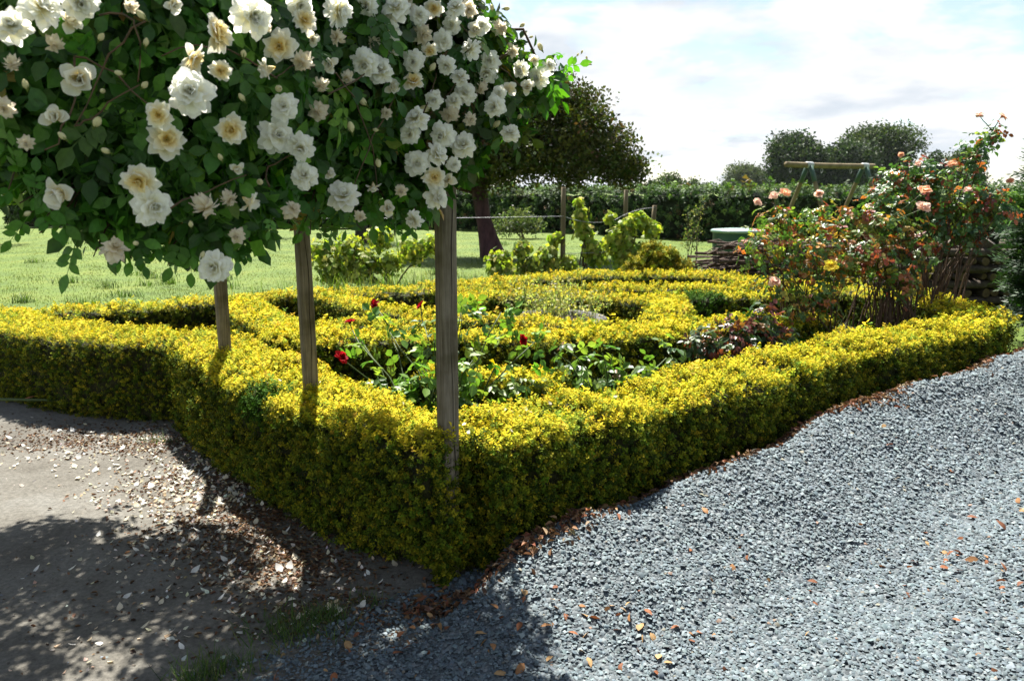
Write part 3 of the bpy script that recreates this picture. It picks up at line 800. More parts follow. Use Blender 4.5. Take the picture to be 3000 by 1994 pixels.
def bud(seed, col, green=(0.16, 0.22, 0.05), open_=0.0):
    r = random.Random(seed)
    acc = Acc()
    for ring, (cnt, L) in enumerate([(3, 1.0), (3, 1.06)]):
        for i in range(cnt):
            u = np.linspace(-1, 1, 5); v = np.linspace(0, 1, 6)
            U, Vv = np.meshgrid(u, v)
            rad = (0.50 - .05 * ring) * np.sin(np.pi * np.clip(Vv * .86 + .06, 0, 1)) ** .8 + open_ * Vv ** 3 * (1 - ring)
            a = U * 1.25 + 2 * math.pi * i / cnt + ring * 1.0
            P = np.stack([rad * np.cos(a), rad * np.sin(a), Vv * 1.5 * L - .35], -1).reshape(-1, 3)
            F = np.array([(q * 5 + j, q * 5 + j + 1, q * 5 + j + 6, q * 5 + j + 5) for q in range(5) for j in range(4)])
            acc.add(P, F, np.tile(np.asarray(col) * r.uniform(.9, 1.03), (30, 1)))
    for i in range(5):   # sepals and hip
        a = 2 * math.pi * i / 5
        q = np.array([(0.12, -.10, -.42), (0.12, .10, -.42), (.50, .07, .0), (.62, 0, .35), (.50, -.07, .0)])
        ca, sa = math.cos(a), math.sin(a)
        q = q @ np.array([[ca, sa, 0], [-sa, ca, 0], [0, 0, 1]])
        acc.add(q[[0, 1, 2, 4]], np.array([(0, 1, 2, 3)]), np.asarray(green)); acc.add(q[[4, 2, 3]], np.array([(0, 1, 2)]), np.asarray(green))
    tube([(0, 0, -.95), (0.02, 0, -.7), (0, 0, -.6), (0, 0, -.36)], [.06, .07, .2, .18], 6, green, acc)
    return acc
def stamens(seed, col):
    r = random.Random(seed)
    acc = Acc()
    for i in range(34):
        a = r.uniform(0, 6.28); t = r.uniform(.05, .30)
        p = np.array([t * math.cos(a), t * math.sin(a), .16 + r.uniform(.0, .18)])
        b = np.array([.06 * math.cos(a), .06 * math.sin(a), .02])
        w = np.array([-math.sin(a), math.cos(a), 0]) * .022
        acc.add(np.array([b - w, b + w, p + w * 1.6, p - w * 1.6]), np.array([(0, 1, 2, 3)]), np.asarray(col) * r.uniform(.7, 1.1))
    return acc
WHITE, CREAM, YOLK = (.93, .93, .89), (.80, .74, .58), (.85, .68, .24)
FM = {
    'a': [bloom('a', 200 + k, (.80, .74, .42), WHITE).mesh('white_bloom', M['petal']) for k in range(7)],
    'b': [bloom('b', 220 + k, YOLK, WHITE).mesh('yellow_centred_bloom', M['petal']) for k in range(6)],
    'c': [bloom('c', 240 + k, (.82, .66, .25), (.84, .83, .76)).mesh('half_open_bloom', M['petal']) for k in range(5)],
    'e': [bloom('e', 260 + k, (.72, .60, .36), (.80, .75, .63), (.66, .52, .40)).mesh('fading_bloom', M['petal']) for k in range(5)],
    'd': [bud(280 + k, (.80, .76, .50), open_=.05 * k).mesh('rose_bud', M['petal']) for k in range(3)],
}
STAM = stamens(7, (.75, .48, .05)).mesh('stamens', M['petal'])
def place_bloom(mesh, pos, rad, root, towards, name='flower', spread=.5, roll=None, st=None):
    d = unit(np.asarray(towards, float)) + rng.normal(size=3) * spread
    d = Vector(unit(d))
    o = link(name, mesh, root)
    q = d.to_track_quat('Z', 'Y') @ Euler((0, 0, random.uniform(0, 6.28))).to_quaternion()
    o.rotation_mode = 'QUATERNION'
    o.rotation_quaternion = q
    o.location = Vector(pos) - root.location
    o.scale = (rad, rad, rad)
    if st is not None:
        s = link('stamens', st, o)
    return o

# ------------------------------------------------------------------ the white climbing rose over the posts
FLOWERS=[
  ('a',-0.888,1.558,1.934,0.0436),('a',-0.937,1.546,1.9,0.0364),('a',-0.835,1.607,1.956,0.0379),('c',-0.862,1.612,1.921,0.0285),
  ('c',-0.684,1.679,1.968,0.0222),('b',-0.637,1.773,1.929,0.047),('a',-0.565,1.799,1.969,0.0477),('b',-0.501,1.992,1.999,0.0352),
  ('b',-0.669,1.711,1.868,0.0378),('b',-0.628,1.763,1.852,0.026),('b',-0.553,1.961,1.934,0.0433),('c',-0.553,1.854,1.867,0.03),
  ('e',-0.509,1.987,1.902,0.0351),('a',-0.65,1.649,1.793,0.0485),('c',-0.841,1.583,1.812,0.0396),('c',-0.884,1.567,1.738,0.0277),
  ('d',-0.847,1.524,1.696,0.0135),('d',-0.808,1.568,1.724,0.0185),('b',-0.708,1.626,1.747,0.0311),('b',-0.724,1.689,1.702,0.0423),
  ('b',-0.627,1.808,1.731,0.0399),('a',-0.535,1.907,1.792,0.0365),('a',-0.568,1.939,1.728,0.0468),('a',-0.514,1.952,1.702,0.0374),
  ('e',-0.497,2.066,1.794,0.0365),('d',-0.542,1.885,1.829,0.0194),('e',-0.475,2.03,1.852,0.0269),('d',-0.419,2.308,1.841,0.0238),
  ('b',-0.748,1.603,1.619,0.0401),('a',-0.733,1.614,1.567,0.0428),('c',-0.913,1.608,1.593,0.0402),('c',-0.63,1.83,1.648,0.0189),
  ('e',-0.652,1.688,1.561,0.0373),('e',-0.646,1.819,1.578,0.0268),('c',-0.608,1.839,1.572,0.0325),('a',-0.524,2.011,1.634,0.0385),
  ('e',-0.535,1.936,1.555,0.0314),('a',-0.471,2.215,1.579,0.0489),('c',-0.406,2.332,1.609,0.024),('c',-0.38,2.423,1.544,0.0285),
  ('e',-0.832,1.645,1.481,0.0387),('d',-0.772,1.607,1.493,0.0118),('a',-0.654,1.72,1.433,0.0405),('d',-0.659,1.664,1.461,0.0122),
  ('e',-0.618,1.765,1.497,0.026),('d',-0.664,1.632,1.527,0.012),('a',-0.45,2.127,2.05,0.0438),('a',-0.365,2.38,2.045,0.0456),
  ('a',-0.331,2.376,2.109,0.042),('a',-0.511,1.998,2.038,0.0353),('a',-0.406,2.26,1.943,0.0433),('a',-0.376,2.328,1.93,0.0411),
  ('e',-0.277,2.574,2.075,0.0455),('a',-0.3,2.499,1.983,0.0368),('d',-0.254,2.564,1.97,0.0227),('b',-0.302,2.497,1.922,0.0404),
  ('a',-0.222,2.645,2.068,0.0389),('a',-0.134,2.691,2.049,0.0396),('a',-0.092,2.827,2.001,0.0499),('a',-0.206,2.6,1.988,0.0345),
  ('a',-0.159,2.729,1.917,0.0402),('e',-0.21,2.679,1.842,0.0434),('a',-0.291,2.472,1.811,0.04),('a',-0.317,2.511,1.769,0.037),
  ('a',-0.225,2.615,1.773,0.0462),('a',-0.165,2.709,1.746,0.0479),('e',-0.136,2.687,1.829,0.0316),('a',-0.059,2.778,1.88,0.0409),
  ('c',-0.01,2.843,1.945,0.0335),('a',0.097,3.02,2.008,0.0445),('a',-0.005,2.849,1.794,0.0378),('e',-0.037,2.866,2.15,0.038),
  ('e',-0.144,2.762,2.191,0.0407),('a',-0.304,2.555,1.684,0.0451),('a',-0.244,2.589,1.709,0.0419),('b',-0.252,2.582,1.637,0.0418),
  ('a',-0.248,2.605,1.575,0.0422),('c',-0.217,2.668,1.631,0.0314),('a',-0.305,2.47,1.509,0.0327),('e',-0.313,2.497,2.147,0.0294),
  ('d',0.024,2.934,1.855,0.0173),('d',-0.332,2.487,1.847,0.0183),('d',-0.066,2.768,2.191,0.0163),('d',-0.025,2.896,2.219,0.0171),
  ('d',0.033,2.88,2.16,0.017),('d',-0.004,2.864,2.092,0.0211),('d',0.107,3,2.104,0.0221),('d',-0.744,1.672,1.889,0.0138),
  ('d',-0.798,1.584,1.788,0.0112),('e',-0.889,1.598,1.875,0.0235),('d',-0.637,1.756,1.666,0.0124),('d',-0.934,1.519,1.553,0.0116),
  ('e',-0.453,2.129,1.987,0.0282),('d',-0.384,2.306,1.767,0.0136),('e',-0.425,2.217,1.525,0.0228),('e',-0.931,1.487,1.746,0.0263),
  ('e',-0.754,1.639,1.953,0.0193),('d',-0.609,1.861,1.897,0.0164),('a',-0.1,2.741,2.133,0.0323),('a',-0.178,2.634,2.164,0.0349),
  ('d',0.067,2.994,2.143,0.0106),('d',0.261,3.082,2.104,0.01),('d',0.297,3.09,2.063,0.0091),('d',0.28,3.067,2.081,0.009),
  ('d',0.245,3.078,2.094,0.0091),('a',-0.404,2.314,2.107,0.0375),('b',-0.243,2.591,2.155,0.0343),('e',-0.925,1.519,1.827,0.0201),
  ('c',-0.461,2.075,1.91,0.0244),('c',-0.354,2.442,2.014,0.0288),('a',-0.168,2.649,1.955,0.0312),('c',-0.351,2.394,2.089,0.0317),
  ('e',-0.395,2.345,2.009,0.0276),('a',-0.246,2.562,1.878,0.0317),('a',-0.193,2.688,1.885,0.0317),('e',-0.111,2.803,1.94,0.033),
  ('a',-0.074,2.815,2.034,0.0373),('a',0.032,2.941,2.024,0.0329),('c',0.055,2.904,1.96,0.0299),('e',0.001,2.877,2.073,0.0297),
  ('c',-0.121,2.715,2.114,0.032),('a',-0.197,2.69,2.123,0.0333),('a',-0.282,2.507,2.118,0.0332),('c',-0.351,2.401,1.897,0.0269),
  ('e',-0.375,2.42,1.825,0.0249),('d',-0.27,2.597,1.855,0.0268),('d',-0.061,2.862,1.822,0.0253),('e',-0.442,2.191,1.894,0.0258),
  ('d',-0.44,2.214,1.76,0.0228),('c',-0.487,2.136,1.642,0.0189),('d',-0.589,1.865,1.617,0.0176),('d',-0.797,1.585,1.673,0.0131),
  ('e',-0.923,1.528,1.687,0.0202),('d',-0.897,1.505,1.786,0.0133),('d',-0.766,1.603,1.823,0.0123),('d',-0.758,1.676,1.808,0.0148),
  ('d',-0.614,1.857,1.802,0.0153),('d',-0.393,2.346,1.684,0.0207),('e',-0.34,2.445,1.596,0.0288),('a',-0.193,2.652,1.681,0.0273),
  ('a',-0.044,2.798,1.925,0.0288),('a',0.135,2.989,2.046,0.0264),('c',0.08,2.988,2.061,0.0246),('d',-0.103,2.804,2.075,0.0289),
  ('b',-0.256,2.563,2.028,0.0287),('c',-0.499,2.061,1.97,0.0218),('e',-0.57,1.905,1.97,0.0224),('d',-0.734,1.65,1.937,0.0165),
  ('d',-0.806,1.612,1.889,0.0142),
]
BLOBS=[(-1.280,2.020,2.013,0.40),(-1.083,2.100,1.977,0.40),(-1.085,1.900,1.811,0.18),(-0.933,2.050,1.786,0.26),(-0.881,2.220,1.943,0.39),(-0.806,2.100,1.686,0.17),(-0.914,1.980,1.639,0.11),(-0.999,1.930,1.607,0.06),(-0.740,2.600,2.041,0.42),(-0.722,2.400,1.786,0.18),(-0.513,2.950,2.092,0.37),(-0.569,2.650,1.792,0.17),(-0.421,2.900,1.780,0.18),(-0.314,3.050,2.055,0.31),(-0.290,3.000,1.801,0.16),(-0.165,3.120,2.050,0.18),(-0.099,3.120,1.931,0.10),(-0.024,3.160,2.048,0.11),(-0.016,3.100,1.889,0.05),(0.093,3.150,2.022,0.06),(-1.066,2.350,2.263,0.50),(-0.721,2.800,2.403,0.48),(-0.489,3.050,2.387,0.30),(-0.785,2.020,1.553,0.06),(-0.711,2.100,1.585,0.05),(-0.949,1.950,1.565,0.05),(-0.598,2.500,1.623,0.05),(-0.456,2.700,1.610,0.06),(-0.357,2.850,1.611,0.06),(-0.227,3.100,2.187,0.12)]
SPRAYS=[(-1.076,1.700,1.597),(-1.020,1.800,1.519),(-0.969,1.900,1.431),(-0.870,1.960,1.415),(-0.812,2.000,1.395),(-0.773,2.050,1.418),(-0.707,2.300,1.522),(-0.675,2.360,1.494),(-0.560,2.550,1.493),(-0.489,2.620,1.497),(-0.409,2.750,1.447),(-0.339,2.800,1.452),(-1.006,1.820,1.568),(-1.073,1.720,1.569),(-1.041,1.740,1.498),(-1.057,1.720,1.542),(-1.028,1.750,1.541),(-0.971,1.860,1.476),(-1.000,1.870,1.444),(-1.005,1.860,1.491),(-0.910,1.930,1.429),(-0.942,1.930,1.429),(-0.738,2.080,1.415),(-0.692,2.100,1.425),(-0.683,2.100,1.471),(-0.721,2.080,1.404),(-0.834,1.980,1.424),(-0.592,2.500,1.454),(-0.621,2.450,1.463),(-0.472,2.680,1.458),(-0.446,2.700,1.442),(-0.522,2.600,1.476),(-0.190,2.920,1.658),(-0.181,2.920,1.689),(0.151,3.120,1.963),(0.184,3.140,2.029),(-0.648,2.400,1.466),(-0.313,2.850,1.472),(-0.679,2.300,1.559)]
BACK_BLOBS = [(-.42, 3.55, 2.02, .30), (-.92, 3.85, 2.05, .33), (-.5, 3.2, 2.05, .30), (-.75, 3.3, 2.08, .36), (-1.2, 3.6, 2.08, .42), (-1.75, 4.2, 2.08, .46), (-2.4, 4.3, 2.1, .48), (-2.2, 3.4, 2.15, .5), (-1.5, 2.75, 2.18, .45), (-2.6, 2.5, 2.2, .5), (-2.0, 1.95, 2.25, .45), (-3.0, 3.5, 2.15, .5), (-1.55, 1.9, 2.25, .4)]
rose = empty('climbing_rose', (-.262, 3.06, 0))
tag(rose, 'climbing rose with cream white blooms and dark leaves over wooden posts', 'rose')
RB = np.array([-.262, 3.06, 0.0])
def blob_points(blobs, dens, shell=(0.66, 0.98), squash=.9, cull=0.66, allb=None):
    """points and outward normals in the outer layer of a union of balls"""
    allb = np.array(allb if allb is not None else blobs, float)
    Ps, Ds = [], []
    for (x, y, z, r) in blobs:
        n = max(6, int(4 * math.pi * r * r * dens))
        d = rvec(n)
        k = rng.uniform(shell[0], shell[1], n) * (1 + 0.16 * lump(d * 3 + x * 7, 1.0, z * 5))
        Pp = np.array([x, y, z]) + d * (k * r)[:, None] * np.array([1, 1, squash])
        q = np.linalg.norm((Pp[:, None, :] - allb[None, :, :3]) / np.array([1, 1, squash]), axis=2) / allb[None, :, 3]
        ok = q.min(1) > cull
        Ps.append(Pp[ok]); Ds.append(d[ok])
    return np.concatenate(Ps), np.concatenate(Ds)
PAL_ROSE = [(5, (0.0608, 0.1775, 0.0303)), (4, (0.0937, 0.2536, 0.0372)), (3, (0.1649, 0.3803, 0.0512)), (.5, (0.3550, 0.6084, 0.0814)), (.12, (0.6592, 0.4056, 0.1162))]
ALLB = BLOBS + BACK_BLOBS
Pf, Df = blob_points(BLOBS, 980, shell=(0.6, 1.02), allb=ALLB)
Pb, Db = blob_points(BACK_BLOBS, 240, allb=ALLB)
gap = (lump(Pf, 5.0, 3.0) + .6 * lump(Pf, 11.0, 8.0)) > -.72
Pf, Df = Pf[gap], Df[gap]
Pi, Di = blob_points(ALLB, 90, shell=(0.2, 0.75), cull=0.0, allb=ALLB)
print('rose compounds', len(Pf), len(Pb), len(Pi))
Ps = np.concatenate([np.array(s) + rng.normal(size=(4, 3)) * .022 + np.array([0, 0, .07]) for s in SPRAYS])
Ds = unit(rvec(len(Ps)) * .6 + np.array([0, -.7, -.2]))
def leaf_pose(D, up=.35, hang=.5, rnd=.55):
    n = len(D)
    nr = unit(D + np.array([0, 0, up]) + rvec(n) * rnd)
    ax = np.cross(nr, rvec(n))
    ax = unit(unit(ax) + np.array([0, 0, -hang]) + D * .25)
    return frames(ax, nr)
# keep the camera's own space and the posts' foot free of leaves
def put(acc, tpl, Pp, Dd, pal, smin=.75, smax=1.2, root=RB, **kw):
    n = len(Pp)
    Rm = leaf_pose(Dd, **kw)
    S = rng.uniform(smin, smax, n)
    C = pick(pal, n, .18)
    k = rng.integers(0, len(tpl), n)
    for t in range(len(tpl)):
        w = k == t
        acc.scatter(tpl[t][0], tpl[t][1], Rm[w], Pp[w] - root, S[w], C[w], tpl[t][2])
acc = Acc()
# the leaves nearest the camera are parts of their own
vis = in_view(Pf[:, 0], Pf[:, 1], Pf[:, 2], 1.0) & ((Df * unit(np.array([0, 0, CAM_H]) - Pf)).sum(1) > .35)
cand = np.where(vis)[0]
cand = cand[np.argsort(np.linalg.norm(Pf[cand] - np.array([0, 0, CAM_H]), axis=1))]
cand = rng.permutation(cand[:900])[:270]
single = np.zeros(len(Pf), bool); single[cand] = True
young = (Pf[:, 0] > -.40) & (Pf[:, 2] > 1.78) & (rng.random(len(Pf)) < .55) & ~single
put(acc, ROSE_LEAF_MID, Pf[~single & ~young], Df[~single & ~young], PAL_ROSE)
put(acc, ROSE_LEAF_MID, Pf[young], Df[young], [(3, (0.10, 0.19, 0.025)), (2, (0.17, 0.25, 0.035)), (1, (0.06, 0.14, 0.02)), (.3, (.24, .15, .05))])
put(acc, ROSE_LEAF_LOW, np.concatenate([Pb, Pi]), np.concatenate([Db, Di]), PAL_ROSE)
fo = link('foliage', acc.mesh('rose_foliage', M['rose_leaf'], True), rose)
fo['kind'] = 'stuff'
leaf_meshes = []
for k in range(len(ROSE_LEAF)):
    v, f, c = ROSE_LEAF[k]
    for colr in ((0.040, 0.115, 0.016), (0.072, 0.175, 0.024)):
        leaf_meshes.append(mesh_np('rose_leaf', v, f, np.outer(c, colr), True, M['rose_leaf']))
def single_leaves(Pp, Dd, root, meshes, smin=.8, smax=1.25, **kw):
    Rm = leaf_pose(Dd, **kw)
    for i in range(len(Pp)):
        o = link('leaf', meshes[random.randrange(len(meshes))], root)
        m4 = Matrix(Rm[i].tolist()).to_4x4()
        s = random.uniform(smin, smax)
        o.matrix_basis = Matrix.Translation(Vector(Pp[i]) - root.location) @ m4 @ Matrix.Diagonal((s, s, s, 1))
single_leaves(Pf[single], Df[single], rose, leaf_meshes)
single_leaves(Ps, Ds, rose, leaf_meshes, .45, .95, hang=.7)
# canes
ends = [(-1.0, 3.6, 2.0), (-1.7, 4.3, 2.05), (-.8, 2.7, 2.1), (-1.1, 2.1, 1.95), (-.1, 3.1, 2.2), (.1, 3.12, 2.08), (-.7, 2.3, 1.7), (-.95, 1.95, 1.65), (-.4, 2.9, 1.7)]
for i, e in enumerate(ends):
    s0 = (-.24 + .03 * math.cos(i), 3.10 + .03 * math.sin(i), 1.75)
    if i == 0: s0 = (-.25, 3.15, 1.5)
    mid = 0.5 * (np.array(s0) + np.array(e)) + np.array([0, 0, .25])
    pts = np.concatenate([bend(s0, mid, (0, 0, .05), 5, .012)[:-1], bend(mid, e, (0, 0, .06), 5, .012)])
    link('cane', tube_mesh('cane', pts - RB, np.linspace(.010, .004, len(pts)), M['bark']), rose)
fl = np.array([f_[1:4] for f_ in FLOWERS])
M['red_cane'] = noise_mat('young_rose_cane', (0.07, 0.05, 0.022), (0.17, 0.10, 0.05), 40, .6, .2, .002)
for i in range(20):   # slender canes that carry the blooms
    a = random.randrange(len(fl)); dd = np.linalg.norm(fl - fl[a], axis=1)
    c = [j for j in range(len(fl)) if .14 < dd[j] < .42]
    if not c: continue
    b_ = random.choice(c)
    pts = bend(fl[a] + np.array([0, .07, -.01]), fl[b_] + np.array([0, .07, -.01]), (random.gauss(0, .02), .0, random.uniform(-.02, .06)), 8, .003)
    link('cane', tube_mesh('cane', pts - RB, np.linspace(.0026, .0015, len(pts)), M['red_cane'], 5), rose)
for i, s in enumerate(SPRAYS):   # thin shoots that carry the outer leaves
    b = BLOBS[int(np.argmin([np.linalg.norm(np.array(q[:3]) - np.array(s)) - q[3] * .5 for q in BLOBS]))]
    pts = bend(b[:3], s, (0, 0, .02), 6, .004)
    link('shoot', tube_mesh('shoot', pts - RB, np.linspace(.0035, .0015, len(pts)), M['bark'], 5), rose)
for i, (k, x, y, z, r_) in enumerate(FLOWERS):
    to = np.array([0 - x, 0 - y, CAM_H - z])
    to = unit(to) + np.array([0.0, 0, .10 if k != 'e' else -.35])
    me = FM[k][i % len(FM[k])]
    if k == 'd':
        place_bloom(me, (x, y, z), r_ * .82, rose, (rng.normal() * .6, -.25, .5 + rng.normal() * .5), 'bud', .3)
    else:
        place_bloom(me, (x, y, z), r_ * {'a': 1.0, 'b': .98, 'c': 1.0, 'e': .96}[k], rose, to, 'flower', .42 if k != 'c' else .6, st=STAM if k == 'b' else None)

# ------------------------------------------------------------------ shrubs, bush roses, vines
def shrub(name, label, cat, base, blobs, n_stems, dens, pal, tpl, mat, group=None, flowers=(), singles=0, scale=1.0, stem=(.011, .004), shell=(.25, 1.08), squash=.95, stem_col=None, pose=None, stem_mat=None, stem_name='stem', base_w=.07):
    root = empty(name, base)
    tag(root, label, cat, group)
    B = np.array(base, float)
    Pp, Dd = blob_points(blobs, dens, shell=shell, squash=squash, cull=.12)
    n = len(Pp)
    pose = pose or dict(up=.6, hang=.25, rnd=.7)
    sel = np.zeros(n, bool)
    if singles:
        d = np.linalg.norm(Pp - np.array([0, 0, CAM_H]), axis=1)
        sel[rng.permutation(np.argsort(d)[:singles * 3])[:singles]] = True
    acc = Acc()
    put(acc, tpl, Pp[~sel], Dd[~sel], pal, .7 * scale, 1.2 * scale, root=B, **pose)
    fo = link('foliage', acc.mesh(name + '_foliage', M[mat], True), root)
    fo['kind'] = 'stuff'
    if singles:
        ms = []
        for c in pick(pal, 8, .1):
            v, f, cc = tpl[random.randrange(len(tpl))]
            ms.append(mesh_np('bush_leaf', v, f, np.outer(cc, c), True, M[mat]))
        single_leaves(Pp[sel], Dd[sel], root, ms, .8 * scale, 1.2 * scale, **pose)
    W = np.array([b[3] for b in blobs]); W = W / W.sum()
    for i in range(n_stems):
        b = blobs[rng.choice(len(blobs), p=W)]
        e = np.array(b[:3]) + rvec(1)[0] * b[3] * .7 * rng.random()
        s = B + np.array([rng.normal() * base_w, rng.normal() * base_w, -.03])
        mid = s + (e - s) * np.array([.35, .35, .55])
        pts = np.concatenate([bend(s, mid, (0, 0, 0), 4, .008)[:-1], bend(mid, e, (0, 0, .02), 4, .01)])
        link(stem_name, tube_mesh(stem_name, pts - B, np.linspace(stem[0], stem[1], len(pts)) * rng.uniform(.7, 1.2), stem_mat or M['bark'], 5), root)
    for (x, y, z, r_, me, to) in flowers:
        place_bloom(me, (x, y, z), r_ * .85, root, to, 'flower', .25)
        e = np.array([x, y, z]) - unit(np.array(to, float)) * r_ * .2
        b = min(blobs, key=lambda q: np.linalg.norm(np.array(q[:3]) - e) - q[3] * .3)
        pts = bend(b[:3], e, (0, 0, .0), 5, .003)
        link('flower_stalk', tube_mesh('flower_stalk', pts - B, np.linspace(.005, .003, 5), M['green_stem'], 5), root)
    return root
M['green_stem'] = noise_mat('green_stem', (0.05, 0.09, 0.02), (0.12, 0.17, 0.05), 30, 0.6, 0.2)
APR = [bloom('r', 300 + k, (.85, .38, .12), (.82, .48, .32)).mesh('apricot_bloom', M['petal']) for k in range(2)]
PINK = [bloom('r', 310 + k, (.82, .42, .24), (.84, .60, .50)).mesh('pale_pink_bloom', M['petal']) for k in range(2)]
YEL = [bloom('b', 320 + k, (.70, .50, .03), (.80, .68, .08)).mesh('yellow_bloom', M['petal']) for k in range(1)]
RED = [bloom('r', 330 + k, (.2, .003, .006), (.34, .007, .013)).mesh('red_bloom', M['petal']) for k in range(3)]
UPC = (-.2, -.75, .55)
PAL_ORANGE = [(2.0, (0.54, 0.19, 0.06)), (1.8, (0.62, 0.34, 0.08)), (.9, (0.46, 0.09, 0.05)), (5, (0.10, 0.22, 0.05)), (4, (0.24, 0.36, 0.07)), (1.2, (0.55, 0.54, 0.10))]
PAL_BRED = [(1.6, (0.3726, 0.0745, 0.0469)), (1.3, (0.5962, 0.1670, 0.0745)), (5, (0.0745, 0.1766, 0.0566)), (3, (0.1394, 0.2608, 0.0649)), (.8, (0.3726, 0.4844, 0.0938))]
PAL_REDROSE = [(3, (0.1170, 0.2600, 0.0520)), (4, (0.2210, 0.4290, 0.0650)), (3, (0.3640, 0.5720, 0.0910))]
G_R = 'bush roses in the beds of the knot garden'
shrub('rose_bush', 'orange leaved rose bush with apricot and yellow blooms beside the green tub', 'rose bush', (2.5, 6.4, .18),
      [(2.25, 6.6, 1.28, .27), (2.02, 6.4, 1.15, .2), (2.45, 6.4, 1.08, .28), (2.15, 6.3, .85, .18), (2.6, 6.6, 1.34, .2), (2.5, 6.3, .72, .17), (2.3, 6.2, .62, .14), (2.66, 6.4, .95, .2)],
      34, 150, PAL_ORANGE, BUSH_LEAF, 'bush_leaf', G_R,
      [(2.23, 6.5, 1.57, .062, APR[0], (-.1, -.4, .9)), (2.16, 6.55, 1.55, .052, PINK[0], (-.5, -.5, .7)), (2.01, 6.5, 1.50, .045, PINK[1], UPC), (2.47, 6.05, 1.02, .07, YEL[0], UPC), (2.06, 6.1, .89, .065, PINK[0], UPC), (2.55, 6.6, 1.57, .045, PINK[1], UPC)], 60, .85, stem=(.0085, .003), base_w=.15)
shrub('rose_bush', 'orange and green leaved rose bush with bare brown stems, middle of three', 'rose bush', (3.22, 6.6, .2),
      [(2.85, 6.5, 1.05, .26), (3.1, 6.7, 1.28, .26), (3.34, 6.9, 1.28, .26), (2.88, 6.7, 1.33, .2), (3.1, 6.5, 1.05, .22), (3.25, 6.5, .85, .2), (3.45, 6.7, 1.1, .22)],
      50, 150, PAL_ORANGE, BUSH_LEAF, 'bush_leaf', G_R,
      [(3.32, 6.4, 1.59, .075, APR[1], (-.1, -.55, .8)), (3.27, 6.3, 1.46, .072, PINK[1], (-.3, -.7, .6)), (3.0, 6.6, 1.2, .05, PINK[0], UPC)], 60, .9, stem=(.0085, .003), base_w=.17)
shrub('rose_bush', 'tall dark red and green rose bush reaching highest, with pink blooms', 'rose bush', (3.8, 7.1, .2),
      [(3.75, 7.1, 1.62, .27), (3.62, 7.3, 1.68, .25), (4.32, 7.1, 1.45, .18), (3.85, 7, 1.32, .25), (4.12, 7.1, 1.5, .24), (4.05, 7.1, 1.82, .17), (4.1, 7.05, 2.0, .12), (4.17, 7.0, 2.1, .08), (3.4, 7.2, 1.6, .2), (3.32, 7, 1.45, .2), (4.22, 6.9, 1.4, .16), (4.0, 6.9, 1.2, .15)],
      50, 165, PAL_BRED, BUSH_LEAF, 'bush_leaf', G_R,
      [(3.74, 6.8, 1.81, .052, APR[0], UPC), (4.04, 7.0, 2.23, .048, PINK[0], (-.3, -.5, .6)), (4.24, 7.0, 2.22, .055, PINK[1], (.5, -.5, .6)), (3.87, 6.75, 1.6, .045, PINK[0], UPC), (4.25, 6.8, 1.67, .045, APR[1], UPC), (3.55, 7.0, 1.82, .04, PINK[1], UPC), (3.42, 7.05, 1.9, .035, APR[0], UPC)], 60, 1.0, stem=(.009, .003), base_w=.17)
shrub('rose_bush', 'green leaved rose bush with dark red blooms behind the nearest post', 'rose bush', (-.42, 4.25, .02),
      [(-.55, 4.3, .52, .22), (-.35, 4.25, .45, .2), (-.2, 4.3, .6, .18), (-.62, 4.25, .36, .2), (-.1, 4.3, .4, .2), (-.25, 4.6, .78, .13), (-.28, 4.6, .93, .09), (.12, 4.5, .72, .1), (-.5, 4.4, .75, .1), (-.05, 4.5, .85, .07), (-.8, 4.35, .52, .12), (-.9, 4.55, .68, .10), (-.75, 4.7, .78, .09), (-.55, 4.75, .78, .09), (-.42, 4.3, .2, .22), (.05, 4.4, .5, .14)],
      30, 55, PAL_REDROSE, BUSH_LEAF, 'bush_leaf', G_R,
      [(-.94, 4.2, .69, .056, RED[0], (-.4, -.6, .6)), (-1.0, 4.75, .80, .046, RED[1], (-.1, -.5, .9)), (-.87, 4.9, .89, .038, RED[2], UPC), (-.575, 4.85, .885, .038, RED[1], UPC), (.06, 4.45, .745, .046, RED[2], (.5, -.6, .5))], 90, 1.25, stem=(.007, .003), stem_mat=M['green_stem'])
shrub('rose_bush', 'low dark green rose bush without open blooms right of the nearest post', 'rose bush', (.62, 4.65, .02),
      [(.45, 4.7, .45, .2), (.75, 4.75, .42, .22), (.3, 4.6, .62, .12), (.95, 4.95, .48, .18), (.6, 4.7, .6, .12), (.2, 4.55, .3, .2), (.62, 4.6, .22, .25), (1.0, 4.9, .25, .2)],
      26, 48, [(4, (0.11, 0.23, 0.05)), (4, (0.18, 0.33, 0.06)), (2, (0.34, 0.48, 0.09)), (.5, (.3, .14, .05))], BUSH_LEAF, 'bush_leaf', G_R, (), 60, 1.15, stem=(.007, .003), stem_mat=M['green_stem'])
shrub('rose_bush', 'low rose bush with reddish purple young leaves beside the gravel hedge', 'rose bush', (1.6, 5.35, .06),
      [(1.45, 5.35, .5, .18), (1.7, 5.5, .52, .2), (1.9, 5.6, .55, .16), (1.3, 5.3, .55, .12), (1.55, 5.4, .66, .1), (1.8, 5.6, .7, .1), (1.65, 5.4, .35, .2)],
      16, 330, [(2, (0.22, 0.06, 0.05)), (1.4, (0.34, 0.09, 0.06)), (1.2, (.36, .17, .06)), (4, (0.05, 0.11, 0.035)), (2, (0.1, 0.17, 0.05))], BUSH_LEAF, 'bush_leaf', G_R, (), 50, .95, stem=(.006, .003))
